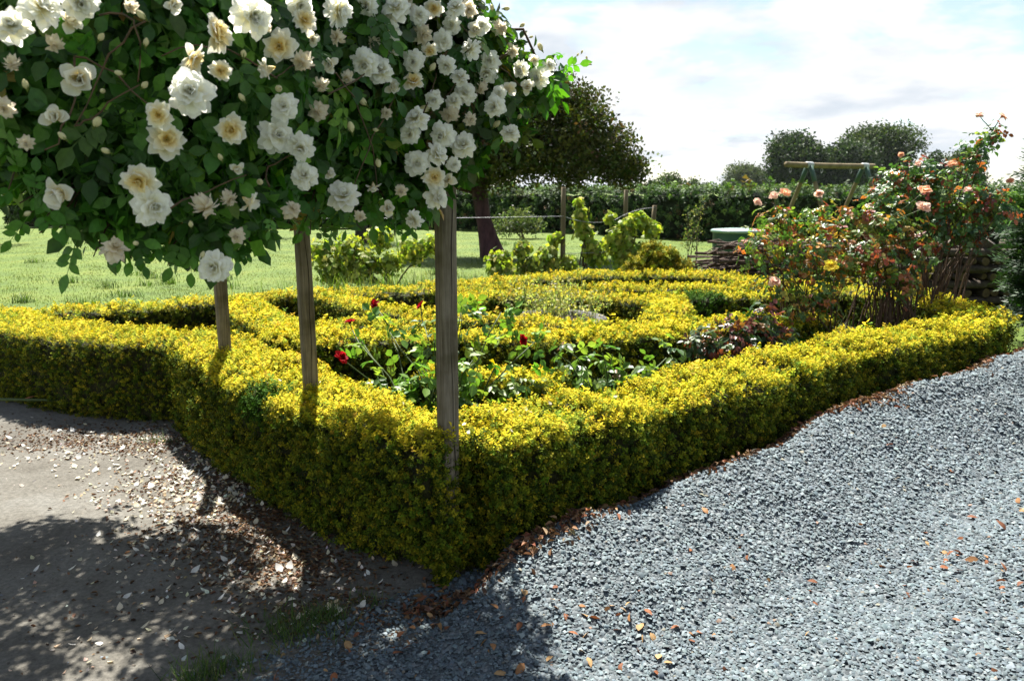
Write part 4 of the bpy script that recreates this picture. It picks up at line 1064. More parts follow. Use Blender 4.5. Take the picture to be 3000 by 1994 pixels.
# vines
def vine_leaf():
    a = np.linspace(-2.6, 2.6, 13)
    rr = np.array([.42, .62, .5, .78, .6, .85, .68, .85, .6, .78, .5, .62, .42])
    rr[6] = 1.0
    V = [(0, 0, 0)] + [(r_ * math.sin(t), r_ * math.cos(t), .18 * r_ * abs(math.sin(t)) - .1 * r_ * r_) for t, r_ in zip(a, rr)]
    F = [(0, i + 1, i, i) for i in range(1, 13)]
    F = np.array([(0, i + 2, i + 1, i) for i in range(1, 12, 2)])
    return np.array(V) * .055, F, np.array([1.15] + [1.0] * 13)
VINE = [vine_leaf()]
PAL_VINE = [(4, (0.50, 0.56, 0.08)), (4, (0.36, 0.48, 0.07)), (2, (0.64, 0.64, 0.16)), (1.5, (0.18, 0.30, 0.05))]
G_V = 'young grape vines on the wire fence'
def vine(label, base, blobs, ns=6, dens=330):
    blobs = [(x, y, z, r_ * 1.08) for x, y, z, r_ in blobs] + [(x + .18, y - .1, z * .55, r_ * 1.1) for x, y, z, r_ in blobs[:3]]
    return shrub('grape_vine', label, 'vine', base, blobs, ns, dens, PAL_VINE, VINE, 'soft_leaf', G_V, (), 30, 1.25, (.022, .006), stem_name='vine_stem', pose=dict(up=.3, hang=.5, rnd=.8))
vine('spreading yellow green grape vine between the middle and nearest posts', (-1.9, 12.5, 0), [(-3.0, 12.5, .62, .24), (-2.6, 12.5, .68, .24), (-2.1, 12.5, .85, .2), (-1.6, 12.5, .66, .22), (-1.25, 12.5, .74, .18), (-2.3, 12.5, .45, .2)], 9, 300)
vine('low grape vine in front of the plum tree trunk', (0, 12.5, 0), [(-.2, 12.5, .45, .22), (.15, 12.5, .68, .15), (.3, 12.5, .4, .2)])
vine('small grape vine twined round the tall fence stake', (.7, 12.45, 0), [(.69, 12.45, .85, .12), (.6, 12.45, .55, .2), (.9, 12.45, .45, .15)])
vine('tallest upright grape vine with a pointed leafy top', (1.2, 13, 0), [(1.14, 13, 1.2, .13), (1.1, 13, 1.4, .08), (1.2, 13, .9, .17), (1.35, 13, .6, .2), (1.1, 13, 1.05, .13)])
vine('broad bushy grape vine rightmost on the fence', (1.9, 13, 0), [(1.75, 13, .75, .25), (1.9, 13, 1.0, .18), (2.1, 13, 1.1, .16), (2.3, 13, .95, .16), (1.95, 13, .55, .25), (1.6, 13, 1.15, .1)], 7)
gs = [(v * 1.9, f, c) for v, f, c in SPRIGS_FAR]
shrub('golden_shrub', 'tall untrimmed golden shrub rising behind the clipped hedges', 'shrub', (2.05, 10.85, 0),
      [(2.0, 10.9, .52, .3), (2.3, 10.85, .44, .22), (1.75, 10.9, .45, .2), (1.95, 10.85, .72, .14), (2.15, 10.85, .66, .14)], 8, 1100,
      [(5, (0.55, 0.45, 0.04)), (3, (0.38, 0.38, 0.04)), (2, (0.2, 0.26, 0.03))], gs, 'gold', None, (), 0, 1.0, (.012, .004), pose=dict(up=.2, hang=-.9, rnd=.5))
# fence stakes and wires
M['stake'] = noise_mat('stake_wood', (0.12, 0.095, 0.05), (0.26, 0.21, 0.12), 22, .85, .5, .004, (1, 1, .1))
M['wire'] = noise_mat('galvanised_wire', (0.32, 0.34, 0.36), (0.5, 0.52, 0.55), 40, .45, 0)
for (x, y, z0, h, lx, lab) in ((.81, 12.5, 0, 1.64, .0, 'tall round fence stake standing before the long dark hedge'), (2.01, 14, 0, 1.6, 0, 'round fence stake behind the bushy rightmost vine'), (2.36, 13.5, 0, 1.34, .07, 'short grey leaning fence stake at the end of the wire')):
    pts = np.stack([np.linspace(0, lx, 7), np.zeros(7), np.linspace(-.2, h, 7)], -1)
    o = link('fence_stake', tube_mesh('fence_stake', pts, [.043, .043, .042, .041, .04, .04, .037], M['stake'], 10), None, (x, y, z0))
    tag(o, lab, 'stake', 'stakes of the vine fence')
def wire(pts, label):
    o = link('fence_wire', tube_mesh('fence_wire', np.array(pts) - np.array(pts[0]), .004, M['wire'], 5), None, pts[0])
    tag(o, label, 'wire', 'wires of the vine fence')
wire(np.concatenate([bend((-4.2, 12.6, 1.16), (.81, 12.46, 1.19), (0, 0, -.02), 12)]), 'taut fence wire between the nearest post and the tall stake')
wire(np.concatenate([bend((.81, 12.46, 1.19), (1.75, 13.4, 1.10), (0, 0, -.07), 8)[:-1], bend((1.75, 13.4, 1.10), (2.43, 13.46, 1.30), (0, 0, .05), 8)]), 'slack sagging fence wire between the tall stake and the leaning stake')
wire(bend((.81, 12.46, .60), (2.4, 13.46, .66), (0, 0, -.03), 8), 'low fence wire running among the vine leaves')

# ------------------------------------------------------------------ trees
def clump(nq, size, rad, seed):
    r = np.random.default_rng(seed)
    V, F = [], []
    for i in range(nq):
        c = unit(r.normal(size=3)) * rad * r.random() ** .5
        a = unit(r.normal(size=3)); b = unit(np.cross(a, r.normal(size=3)))
        s = size * r.uniform(.7, 1.2)
        V += [c - a * s * .5, c + b * s * .3, c + a * s * .5, c - b * s * .3]
        F.append(np.arange(4) + 4 * i)
    return np.array(V), np.array(F), np.repeat(r.uniform(.75, 1.2, nq), 4)
def tree(name, label, base, trunk, blobs, leaf, dens, pal, bark, group=None, limbs=7, shell=(.45, 1.08), squash=.85, nq=6, lump_amp=.22, rad=2.2, cat='tree'):
    """trunk: list of (dx,dy,z,r)"""
    root = empty(name, base)
    tag(root, label, cat, group)
    B = np.array(base, float)
    tr = np.array(trunk, float)
    link('trunk', tube_mesh('trunk', tr[:, :3], tr[:, 3], bark, 9), root)
    top = tr[-1]
    big = sorted(blobs, key=lambda q: -q[3])[:limbs]
    for i, b in enumerate(big):
        e = np.array(b[:3]) - B
        s = tr[-1 - (i % 2)][:3]
        link('limb', tube_mesh('limb', bend(s, e, (0, 0, -.05 * b[3]), 6, .02 * b[3]), np.linspace(top[3] * .62, top[3] * .12, 6), bark, 6), root)
    tpl = [clump(nq, leaf, leaf * rad, 400 + k) for k in range(5)]
    Ps_, Cs = [], []
    allb = np.array(blobs, float)
    for (x, y, z, r_) in blobs:
        n = int(4 * math.pi * r_ * r_ * dens)
        d = rvec(n)
        k = rng.uniform(shell[0], shell[1], n) * (1 + lump_amp * lump(d * 4, 1.0, x + z * 3))
        Pp = np.array([x, y, z]) + d * (k * r_)[:, None] * np.array([1, 1, squash])
        q = np.linalg.norm((Pp[:, None, :] - allb[None, :, :3]) / np.array([1, 1, squash]), axis=2) / allb[None, :, 3]
        hole = lump(Pp / r_ * 2.3, 1.6, x) < -.55
        ok = (q.min(1) > .4) & ~hole
        Ps_.append(Pp[ok])
    Pp = np.concatenate(Ps_)
    n = len(Pp)
    C = pick(pal, n, .16) * (1 + .22 * lump(Pp, 1.6 / max(leaf * 6, .4), 2.0))[:, None]
    C = np.clip(C, .003, .9)
    acc = Acc()
    k = rng.integers(0, 5, n)
    Rm = frames(rvec(n), rvec(n))
    for t in range(5):
        w = k == t
        acc.scatter(tpl[t][0], tpl[t][1], Rm[w], Pp[w] - B, rng.uniform(.75, 1.25, w.sum()), C[w], tpl[t][2])
    cr = link('crown', acc.mesh(name + '_crown', M['tree_leaf']), root)
    cr['kind'] = 'stuff'
    return root
PAL_COPPER = [(4, (0.0750, 0.0855, 0.0160)), (3, (0.1200, 0.1311, 0.0220)), (4, (0.0750, 0.1311, 0.0200)), (1.6, (0.2000, 0.2052, 0.0350)), (.4, (0.1300, 0.0684, 0.0300))]
tree('plum_tree', 'spreading dark bronze leaved tree with a forked leaning trunk on the lawn', (-.62, 19.5, 0),
     [(.12, 0, -.15, .34), (.05, 0, .12, .25), (-.02, 0, .45, .2), (-.07, 0, .8, .185), (-.13, 0, 1.2, .19), (-.18, 0, 1.55, .2), (-.22, 0, 1.85, .2)],
     [(-.7, 19.5, 3.0, 1.55), (1.0, 19.3, 2.9, 1.3), (2.15, 19.4, 2.5, .92), (2.95, 19.4, 2.12, .42), (-2.3, 19.5, 2.9, 1.4), (.2, 19.6, 3.35, 1.2), (1.5, 19.5, 3.35, .92), (.9, 19.4, 3.65, .85), (-.3, 19.6, 3.7, 1.0), (-.2, 18.7, 2.5, 1.1), (1.3, 18.8, 2.25, .8), (-3.8, 19.5, 2.6, 1.1), (2.55, 19.3, 2.05, .5), (-1.5, 18.6, 2.5, 1.0)],
     .105, 68, PAL_COPPER, M['tree_bark'], shell=(.4, 1.06), squash=.82, nq=7, rad=1.7, limbs=9, lump_amp=.32)
# second, splayed foot of the trunk
pt = bpy.data.objects[[o.name for o in bpy.data.objects if o.name.startswith('plum_tree')][0]]
link('root_buttress', tube_mesh('root_buttress', np.array([(.36, 0, -.1), (.26, 0, .12), (.12, 0, .5), (-.02, 0, .9)]), [.2, .16, .13, .12], M['tree_bark'], 8), pt)
def simple_tree(label, X, Y, h, w, leaf, dens, pal, group, name='far_tree', low=.12):
    bl = []
    nb = max(3, int(round(3 + w * .6))) if Y < 160 else 4
    for i in range(nb):
        a = random.uniform(0, 6.28); q = random.uniform(.1, .62)
        zz = random.uniform(.35, .78)
        rr = w * random.uniform(.24, .36) * (1.1 - .4 * abs(zz - .5))
        bl.append((X + math.cos(a) * w * .5 * q * 1.15, Y + math.sin(a) * w * .35 * q, h * zz, rr))
    bl.append((X, Y, h - w * .26 * .85, w * .26)); bl.append((X, Y, h * .5, w * .36)); bl.append((X + w * .1, Y, h * (low + .18), w * .32))
    return tree(name, label, (X, Y, 0), [(0, 0, -.3, .035 * w + .03), (0, 0, h * .2, .03 * w + .02), (0.02 * w, 0, h * .5, .02 * w + .02)], bl, leaf, dens, pal, M['far_bark'], group, 4, (.5, 1.08), .85, 5, .2, 2.0)
PAL_DARK = [(4, (0.0405, 0.0743, 0.0297)), (3, (0.0607, 0.1080, 0.0378)), (1.5, (0.1013, 0.1620, 0.0473))]
PAL_MID = [(4, (0.06, 0.10, 0.03)), (3, (0.09, 0.145, 0.04)), (1.5, (0.14, 0.2, 0.05))]
G_T = 'large trees beyond the swing frame'
simple_tree('large dark rounded tree behind the left end of the swing beam', 42.6, 120, 10.0, 9.0, .46, 4.5, PAL_DARK, G_T, 'broadleaf_tree')
simple_tree('dark tree behind the middle of the swing beam', 49.6, 121, 8.6, 9.2, .46, 4.5, PAL_DARK, G_T, 'broadleaf_tree')
simple_tree('tallest pale green domed tree behind the swing beam', 59.4, 131, 11.6, 11.0, .46, 3.4, PAL_MID, G_T, 'broadleaf_tree')
simple_tree('small dark tree between the domed tree and the tall rose bush', 65.5, 124, 7.2, 5.0, .46, 4.5, PAL_DARK, G_T, 'broadleaf_tree')
simple_tree('round tree top showing above the red rose leaves', 71.8, 126, 7.8, 6.4, .42, 6, PAL_MID, G_T, 'broadleaf_tree')
simple_tree('small round tree rising above the long dark hedge', 17.6, 90, 3.3, 3.3, .3, 9, PAL_MID, 'trees behind the long hedge', 'hedgerow_tree', -.05)
simple_tree('low bushy tree right of the round tree above the long hedge', 20.2, 90, 2.5, 3.0, .3, 9, PAL_MID, 'trees behind the long hedge', 'hedgerow_tree', -.1)
simple_tree('pale grey green tree beyond the hedge left of the swing', 62.0, 210, 6.0, 13.0, .6, 4, [(1, (.10, .14, .06)), (1, (.13, .17, .07))], 'trees behind the long hedge', 'hedgerow_tree', -.05)
for i in range(30):
    Y = random.uniform(190, 330)
    u = -.20 + .60 * (i + random.uniform(-.4, .4)) / 30
    h = random.uniform(1.9, 3.3) * (Y / 230) + (random.random() < .15) * 1.2
    simple_tree('small tree in the hazy treeline along the horizon', u * Y, Y, h, h * random.uniform(.9, 1.35), .6, 2.2, PAL_DARK if i % 2 else PAL_MID, 'treeline on the horizon', 'far_tree', -.1)
PAL_ORCH = [(4, (0.16, 0.26, 0.04)), (3, (0.25, 0.34, 0.05)), (2, (0.08, 0.15, 0.03))]
for (X, Y, h, w, lab) in ((-16.6, 24, 3.2, 4.0, 'bright green fruit tree at the far left edge of the lawn'), (-9.6, 27, 3.4, 4.2, 'fruit tree with dark trunk on the lawn behind the middle post'), (-21, 38, 4, 5.4, 'pale green tree behind the left sprays of the white rose'), (-4.6, 24, 3.2, 3.6, 'fruit tree on the lawn behind the nearest post')):
    bl = [(X, Y, h * .68, w * .36), (X - w * .26, Y, h * .6, w * .27), (X + w * .26, Y + .3, h * .6, w * .27), (X, Y - .5, h * .56, w * .28)]
    tree('fruit_tree', lab, (X, Y, 0), [(0, 0, -.2, .26), (.02, 0, .3, .2), (0, 0, .8, .17), (.05, 0, 1.3, .15)], bl, .13, 16, PAL_ORCH, M['far_bark'], 'fruit trees on the lawn', 4, nq=5)
# the long clipped dark hedge across the back of the lawn
bs = [(v * 4.6, f, c) for v, f, c in SPRIGS_FAR]
PAL_BACK = [(4, (0.0681, 0.1361, 0.0386)), (3, (0.1178, 0.2176, 0.0532)), (2, (0.2096, 0.3401, 0.0726)), (.5, (0.2358, 0.1632, 0.0726))]
hedge([(-22, 35), (-12, 34.5), (-3, 33.2), (2, 30), (5.7, 26.5), (9, 25), (14, 24.2), (22, 24)], 1.1, 1.52, 75, 'long dark green hedge across the back of the lawn', bs, 1.0, .04, 2.2, (), .3, PAL_BACK, None, 'tree_leaf', 'back_core', 'field_hedge', 'hedge', .16)
shrub('grey_shrub', 'pale grey green bush against the long dark hedge beside the trunk', 'shrub', (.35, 26.8, 0), [(.2, 26.8, .6, .5), (.75, 26.8, .45, .4), (-.3, 26.8, .4, .35)], 6, 60, [(1, (.14, .19, .10)), (1, (.2, .25, .14)), (1, (.08, .12, .06))], [clump(5, .09, .14, 470)], 'soft_leaf', None, (), 0, 1.0, (.02, .006))
shrub('climbing_plant', 'tall thin pale weed stems growing beside the green tub', 'weed', (3.75, 16.4, 0), [(3.7, 16.4, .5, .22), (3.8, 16.4, .85, .2), (3.9, 16.4, 1.2, .16), (3.65, 16.4, 1.1, .1)], 9, 60, [(1, (.25, .27, .1)), (1, (.34, .32, .18)), (1, (.12, .19, .06))], [clump(4, .06, .1, 480)], 'soft_leaf', None, (), 0, 1.0, (.008, .003))
# conifer at the right edge
def plume(seed):
    r = random.Random(seed)
    V, F, C = [], [], []
    for i in range(9):
        f = i / 8
        y0 = .03 + .16 * f
        L = .085 * (1.15 - .6 * f)
        a = R(38 + r.uniform(-10, 10)) * (1 if i % 2 else -1) * (0.15 if i == 8 else 1)
        d = np.array([math.sin(a), math.cos(a), r.uniform(-.25, .1)])
        w = np.array([math.cos(a), -math.sin(a), 0]) * .008
        b = np.array([0, y0, -.15 * f * f * .2])
        V += [b - w * .5, b + d * L * .5 - w, b + d * L, b + d * L * .5 + w]
        F.append(np.arange(4) + 4 * i); C += [.7 + .3 * f, .9 + .2 * f, 1.15 + .2 * f, .9 + .2 * f]
    V += [np.array([-.004, 0, 0]), np.array([.004, 0, 0]), np.array([.002, .19, -.02]), np.array([-.002, .19, -.02])]
    F.append(np.arange(4) + 36); C += [.8] * 4
    return np.array(V), np.array(F), np.array(C)
PL = [plume(500 + k) for k in range(4)]
CX = .55
con = empty('conifer', (5.65 + CX, 7.7, .25))
tag(con, 'dense dark green conifer standing at the right edge beside the logs', 'conifer')
cb = [(5.62, 7.7, .75, .92), (5.62, 7.7, 1.2, .96), (5.66, 7.7, 1.55, .92), (5.6, 7.6, 1.0, .95), (6.4, 7.9, 1.3, .95), (5.75, 7.75, 1.75, .75), (6.9, 8.2, 1.2, .9)]
cb = [(x + CX, y, z, r_) for x, y, z, r_ in cb]
CB0 = np.array([5.65 + CX, 7.7, .25])
Pp, Dd = blob_points(cb, 200, shell=(.86, 1.03), squash=.55 / .55, cull=.82)
ok = (Pp[:, 2] > .22) & (Pp[:, 2] < 2.3)
Pp, Dd = Pp[ok], Dd[ok]
n = len(Pp)
ax = unit(Dd * .8 + np.array([0, 0, .15]) + rvec(n) * .5)
Rm = frames(ax, unit(np.array([0, 0, 1.0]) + rvec(n) * .6))
acc = Acc()
C = pick([(4, (.022, .060, .018)), (3, (.038, .095, .024)), (1.6, (.075, .16, .035))], n, .15)
k = rng.integers(0, 4, n)
for t in range(4):
    w = k == t
    acc.scatter(PL[t][0], PL[t][1], Rm[w], Pp[w] - CB0, rng.uniform(.8, 1.5, w.sum()), C[w], PL[t][2])
link('foliage', acc.mesh('conifer_foliage', M['conifer']), con)['kind'] = 'stuff'
acc = Acc()
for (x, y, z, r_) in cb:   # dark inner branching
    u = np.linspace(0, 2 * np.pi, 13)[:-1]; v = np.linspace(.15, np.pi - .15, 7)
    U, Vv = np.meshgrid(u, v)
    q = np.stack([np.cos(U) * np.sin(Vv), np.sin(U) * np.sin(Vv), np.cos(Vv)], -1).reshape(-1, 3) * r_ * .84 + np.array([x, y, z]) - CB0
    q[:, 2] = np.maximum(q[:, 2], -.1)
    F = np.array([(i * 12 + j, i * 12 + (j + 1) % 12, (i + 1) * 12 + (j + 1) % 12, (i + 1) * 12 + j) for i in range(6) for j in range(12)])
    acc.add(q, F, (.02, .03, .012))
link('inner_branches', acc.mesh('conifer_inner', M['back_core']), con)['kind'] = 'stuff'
link('trunk', tube_mesh('trunk', [(0, 0, -.3), (0, 0, .6), (.05, 0, 1.6)], [.1, .09, .05], M['far_bark'], 8), con)

# ------------------------------------------------------------------ swing frame, tub, sticks, logs, planter
M['swing_wood'] = noise_mat('swing_beam_wood', (0.16, 0.12, 0.06), (0.30, 0.24, 0.13), 6, .8, .4, .01, (1, 1, 1))
M['swing_green'] = noise_mat('green_painted_steel', (0.05, 0.11, 0.085), (0.08, 0.15, 0.115), 12, .5, 0)
M['pale_metal'] = noise_mat('pale_bracket_metal', (0.5, 0.55, 0.55), (0.65, 0.68, 0.68), 12, .45, 0)
sw = empty('swing_frame', (7.2, 19.4, 0))
tag(sw, 'wooden swing frame with a round beam on green topped legs', 'swing frame')
SB = np.array([7.2, 19.4, 0.0])
bd = unit(np.array([.88, .47, 0])); sd = np.array([-.47, .88, 0])
A0 = np.array([7.2, 19.4, 2.19])
link('beam', tube_mesh('beam', bend(A0 - bd * .78, A0 + bd * 2.35, (0, 0, -.012), 9) - SB, np.linspace(.068, .064, 9), M['swing_wood'], 12), sw)
for q in (0.0, 2.0):
    c = A0 + bd * q
    acc = Acc()
    tube(np.array([c - bd * .10, c + bd * .10]) - SB, .076, 12, (1, 1, 1), acc)
    link('bracket', mesh_np('bracket', np.concatenate(acc.V), np.concatenate(acc.Q), None, True, M['pale_metal']), sw)
    for sg in (-1, 1):
        top = c + sd * sg * .05 + np.array([0, 0, -.03]); foot = c + sd * sg * 1.0; foot[2] = -.05
        lg = link('leg', tube_mesh('leg', bend(top, foot, (0, 0, 0), 6) - SB, .05, M['swing_wood'], 10), sw)
        link('leg_sleeve', tube_mesh('leg_sleeve', bend(top, top + (foot - top) * .17, (0, 0, 0), 3) - SB, .056, M['swing_green'], 10), lg)
for q in (-.62, .45, 1.5):
    c = A0 + bd * q + np.array([0, 0, -.06])
    a = np.linspace(0, 2 * np.pi, 11)
    pts = np.stack([c[0] + .035 * np.cos(a) * bd[0], c[1] + .035 * np.cos(a) * bd[1], c[2] - .07 + .06 * np.sin(a)], -1)
    link('hook', tube_mesh('hook', pts - SB, .007, M['wire'], 5), sw)
M['tub'] = noise_mat('green_plastic', (0.012, 0.075, 0.045), (0.025, 0.105, 0.065), 8, .4, .1, .01, spec=.45)
M['tub_lid'] = noise_mat('pale_tub_lid', (0.26, 0.42, 0.36), (0.42, 0.58, 0.52), 5, .35, .1, .01, spec=.5)
def lathe(prof, ns=28):
    prof = np.array(prof, float); a = np.linspace(0, 2 * np.pi, ns, endpoint=False)
    V = np.stack([prof[:, 0:1] * np.cos(a), prof[:, 0:1] * np.sin(a), np.repeat(prof[:, 1:2], ns, 1)], -1).reshape(-1, 3)
    F = np.array([(i * ns + j, i * ns + (j + 1) % ns, (i + 1) * ns + (j + 1) % ns, (i + 1) * ns + j) for i in range(len(prof) - 1) for j in range(ns)])
    return V, F
tub = empty('water_tub', (4.45, 15.5, 0)); tag(tub, 'round dark green plastic tub with a pale lid behind the sticks', 'tub')
prof = [(.01, .0), (.44, .0), (.45, .03)]
for z in np.linspace(.06, .78, 13): prof.append((.45 + .05 * z + (.008 if int(z * 60) % 4 < 2 else 0), z))
V, F = lathe(prof); link('body', mesh_np('tub_body', V, F, None, True, M['tub']), tub)
V, F = lathe([(.49, .775), (.525, .785), (.53, .82), (.50, .835), (.47, .83), (.3, .85), (.01, .858)]); link('lid', mesh_np('tub_lid', V, F, None, True, M['tub_lid']), tub)
M['stick'] = noise_mat('prunings_bark', (0.045, 0.028, 0.02), (0.20, 0.13, 0.095), 18, .8, .5, .004)
stick_meshes = []
for k in range(10):
    L = random.uniform(.9, 1.5)
    pts = bend((-L / 2, 0, 0), (L / 2, 0, 0), (0, random.uniform(-.12, .12), random.uniform(-.02, .10)), 8, .014)
    stick_meshes.append(tube_mesh('stick', pts, np.linspace(random.uniform(.016, .026), .007, 8), M['stick'], 5))
for i in range(270):
    f = random.random()
    z = .02 + .70 * f
    o = link('stick', stick_meshes[i % 10], None, (random.uniform(3.40, 5.0) + .12 * f, 12.6 + random.uniform(-.45, .45) * (1 - .5 * f), z))
    o.rotation_euler = (random.uniform(-.3, .3), random.uniform(-.16, .16), random.gauss(0.05, .22) + (math.pi if random.random() < .5 else 0))
    tag(o, 'dark pruned stick heaped in the stick pile below the green tub', 'stick', 'pile of pruned sticks')
M['log_bark'] = noise_mat('log_bark', (0.045, 0.034, 0.024), (0.17, 0.135, 0.10), 14, .9, .8, .01)
M['log_end'] = noise_mat('log_end_wood', (0.13, 0.085, 0.045), (0.26, 0.185, 0.10), 26, .85, .3, .004)
def log_mesh(L, r_, seed):
    rr = random.Random(seed)
    a = np.linspace(0, 2 * np.pi, 12, endpoint=False)
    k = 1 + .10 * np.sin(a * 2 + rr.uniform(0, 6)) + .05 * np.sin(a * 3 + rr.uniform(0, 6))
    ys = np.linspace(-L / 2, L / 2, 6)
    V = np.concatenate([np.stack([r_ * k * np.cos(a) * (1 + .04 * rr.uniform(-1, 1)), np.full(12, y), r_ * k * np.sin(a)], -1) for y in ys])
    F = np.array([(i * 12 + j, i * 12 + (j + 1) % 12, (i + 1) * 12 + (j + 1) % 12, (i + 1) * 12 + j) for i in range(5) for j in range(12)])
    me = mesh_np('log_bark', V, F, None, True, M['log_bark'])
    e = []
    for s_ in (0, 5):
        q = V[s_ * 12:(s_ + 1) * 12] * np.array([.97, 1.0005, .97])
        e.append(mesh_np('log_end', np.concatenate([q, q.mean(0, keepdims=True)]), np.array([(12, j, (j + 1) % 12) for j in range(12)]), None, False, M['log_end']))
    return me, e
LOGS = [log_mesh(.95, .05, 600 + k) for k in range(4)]; LOGS_L = [log_mesh(1.55, .055, 620 + k) for k in range(3)]
def put_log(lm, loc, rz, sc):
    o = link('log', lm[0], None, loc); o.rotation_euler = (random.uniform(-.03, .03), random.uniform(0, 6.28), rz); o.scale = (sc, 1, sc)
    for e in lm[1]: link('cut_end', e, o)
    return o
GL = 'logs of the firewood stack'
z = .05
for layer in range(8):
    if layer % 2 == 0:
        x = 5.35
        while x < 7.0:
            s = random.uniform(.75, 1.15)
            if random.random() < .86:
                tag(put_log(LOGS[random.randrange(4)], (x, 10.7 + random.uniform(-.05, .05), z), random.uniform(-.05, .05), s), 'short log with its cut end facing out of the firewood stack', 'log', GL + ' facing out')
            x += .115 * s + .015
    else:
        for y in (10.3, 10.62, 11.0):
            for xx in (5.6, 6.75):
                tag(put_log(LOGS_L[random.randrange(3)], (xx - .1 + random.uniform(-.06, .06), y, z), math.pi / 2 + random.uniform(-.04, .04), random.uniform(.85, 1.05)), 'long log lying crosswise in the firewood stack', 'log', GL + ' lying crosswise')
    z += .105
acc = Acc()
for (x, y, s, a) in ((5.75, 10.5, .32, .3), (6.3, 10.45, .36, -.5), (6.75, 10.6, .3, .8)):
    V = np.array([(-.5, -.5, 0), (.5, -.45, .02), (.55, .5, 0), (-.5, .45, .03), (-.05, -.5, .42), (.05, .5, .38)]) * s
    ca, sa = math.cos(a), math.sin(a)
    V = V @ np.array([[ca, sa, 0], [-sa, ca, 0], [0, 0, 1]])
    acc = Acc(); acc.add(V, np.array([(0, 3, 2, 1), (0, 4, 5, 3), (1, 2, 5, 4)]), (1, 1, 1)); acc.add(V, np.array([(0, 1, 4), (2, 3, 5)]), (1, 1, 1))
    o = link('split_log', acc.mesh('split_log', M['log_bark']), None, (x, y, z - .065))
    tag(o, 'grey split log wedge lying on top of the firewood stack', 'log', 'split logs on the firewood stack')
M['planter'] = noise_mat('old_stone', (0.10, 0.095, 0.09), (0.26, 0.25, 0.24), 22, .9, .6, .01)
pl_ = empty('stone_planter', (.42, 7.1, 0)); tag(pl_, 'low round grey stone planter full of weeds in the centre bed', 'planter')
V, F = lathe([(.01, 0), (.36, 0), (.38, .25), (.43, .38), (.45, .40), (.45, .45), (.42, .46), (.37, .45), (.36, .41)], 24)
V[:, :2] *= (1 + .02 * lump(V * 9, 1.0))[:, None]
link('bowl', mesh_np('planter_bowl', V, F, None, True, M['planter']), pl_)
V, F = lathe([(.37, .41), (.2, .43), (.01, .435)], 24); link('soil', mesh_np('planter_soil', V, F, None, True, M['soil']), pl_)

# ------------------------------------------------------------------ grass, weeds, fallen petals, leaf litter
def blades(name, X, Y, Z, hmin, hmax, wid, pal, mat, label, cat, lean=.5):
    n = len(X)
    h = rng.uniform(hmin, hmax, n)
    a = rng.uniform(0, 6.28, n)
    ln = rng.uniform(.1, lean, n)
    d = np.stack([np.cos(a) * ln, np.sin(a) * ln, np.ones(n)], -1)
    w = np.stack([-np.sin(a), np.cos(a), np.zeros(n)], -1) * wid * rng.uniform(.6, 1.3, n)[:, None]
    B = np.stack([X, Y, Z], -1)
    mid = B + d * (h * .55)[:, None]
    tip = B + d * h[:, None] * np.array([1.35, 1.35, .95])
    V = np.stack([B - w, B + w, mid + w * .8, tip, mid - w * .8], 1)[:, [0, 1, 2, 3, 4]].reshape(-1, 3) if hmax > .1 else np.stack([B - w, B + w, tip], 1).reshape(-1, 3)
    k = 5 if hmax > .1 else 3
    i = np.arange(n)[:, None] * k
    F = [i + np.array([[0, 1, 2, 4]]), i + np.array([[4, 2, 3]])] if k == 5 else [i + np.array([[0, 1, 2]])]
    C = pick(pal, n, .18)
    if name == 'grass':   # drier and lusher patches
        pt_ = lump(B, .7, 2.0) + .8 * lump(B, 2.3, 9.0)
        C = C * (1 + .22 * pt_[:, None] * np.array([1.15, .8, .6]))
    C = np.repeat(np.clip(C, .004, .9), k, axis=0)
    o = link(name, mesh_np(name, V, F, C, False, M[mat]))
    tag(o, label, cat, kind='stuff')
    return o
PAL_GRASS = [(3, (0.1043, 0.1628, 0.0108)), (4, (0.1252, 0.1688, 0.0130)), (2, (0.1669, 0.1809, 0.0173)), (2, (0.0696, 0.1145, 0.0086)), (.3, (0.2364, 0.1869, 0.0432))]
n = 170000
u = rng.uniform(-.70, .45, n); Y = 6.6 + 24 * rng.random(n) ** 2.0; X = u * Y
ok = ~in_poly(X, Y, BED) & ~in_poly(X, Y, EARTH)
X, Y = X[ok], Y[ok]
ok = (lump(xyz(X, Y), .9, 5) + .7 * lump(xyz(X, Y), 3.0, 1)) > rng.uniform(-1.4, .6, len(X))
X, Y = X[ok], Y[ok]
print('blades', len(X))
k = np.interp(Y, [7, 30], [1, 2.2])
blades('grass', X, Y, lawn_z(X, Y), .014, .042, .005, PAL_GRASS, 'grass', 'short sunlit yellow green grass of the lawn', 'grass')
def patch(cx, cy, sx, sy, n):
    return cx + rng.normal(size=n) * sx, cy + rng.normal(size=n) * sy
Xs, Ys = [], []
for (cx, cy, sx, sy, n) in ((-.75, 11.3, .5, .35, 900), (.1, 11.6, .6, .3, 900), (1.2, 11.8, .7, .3, 900), (-2.2, 11.8, .8, .3, 700), (-.9, 9.6, .35, .2, 500), (3.2, 11.4, .5, .3, 300)):
    x, y = patch(cx, cy, sx, sy, n); Xs.append(x); Ys.append(y)
X, Y = np.concatenate(Xs), np.concatenate(Ys)
blades('tall_grass', X, Y, np.full(len(X), -.02), .12, .5, .005, [(3, (.2, .3, .06)), (2, (.34, .38, .14)), (2, (.12, .22, .05))], 'grass', 'tall loose grass growing among the vines behind the hedges', 'grass', .45)
n = 5200
X = rng.uniform(-3.4, 3.4, n); Y = rng.uniform(3.9, 8.2, n)
ok = in_poly(X, Y, BED) & (lump(xyz(X, Y), 1.6, 3) > .05)
X, Y = X[ok], Y[ok]
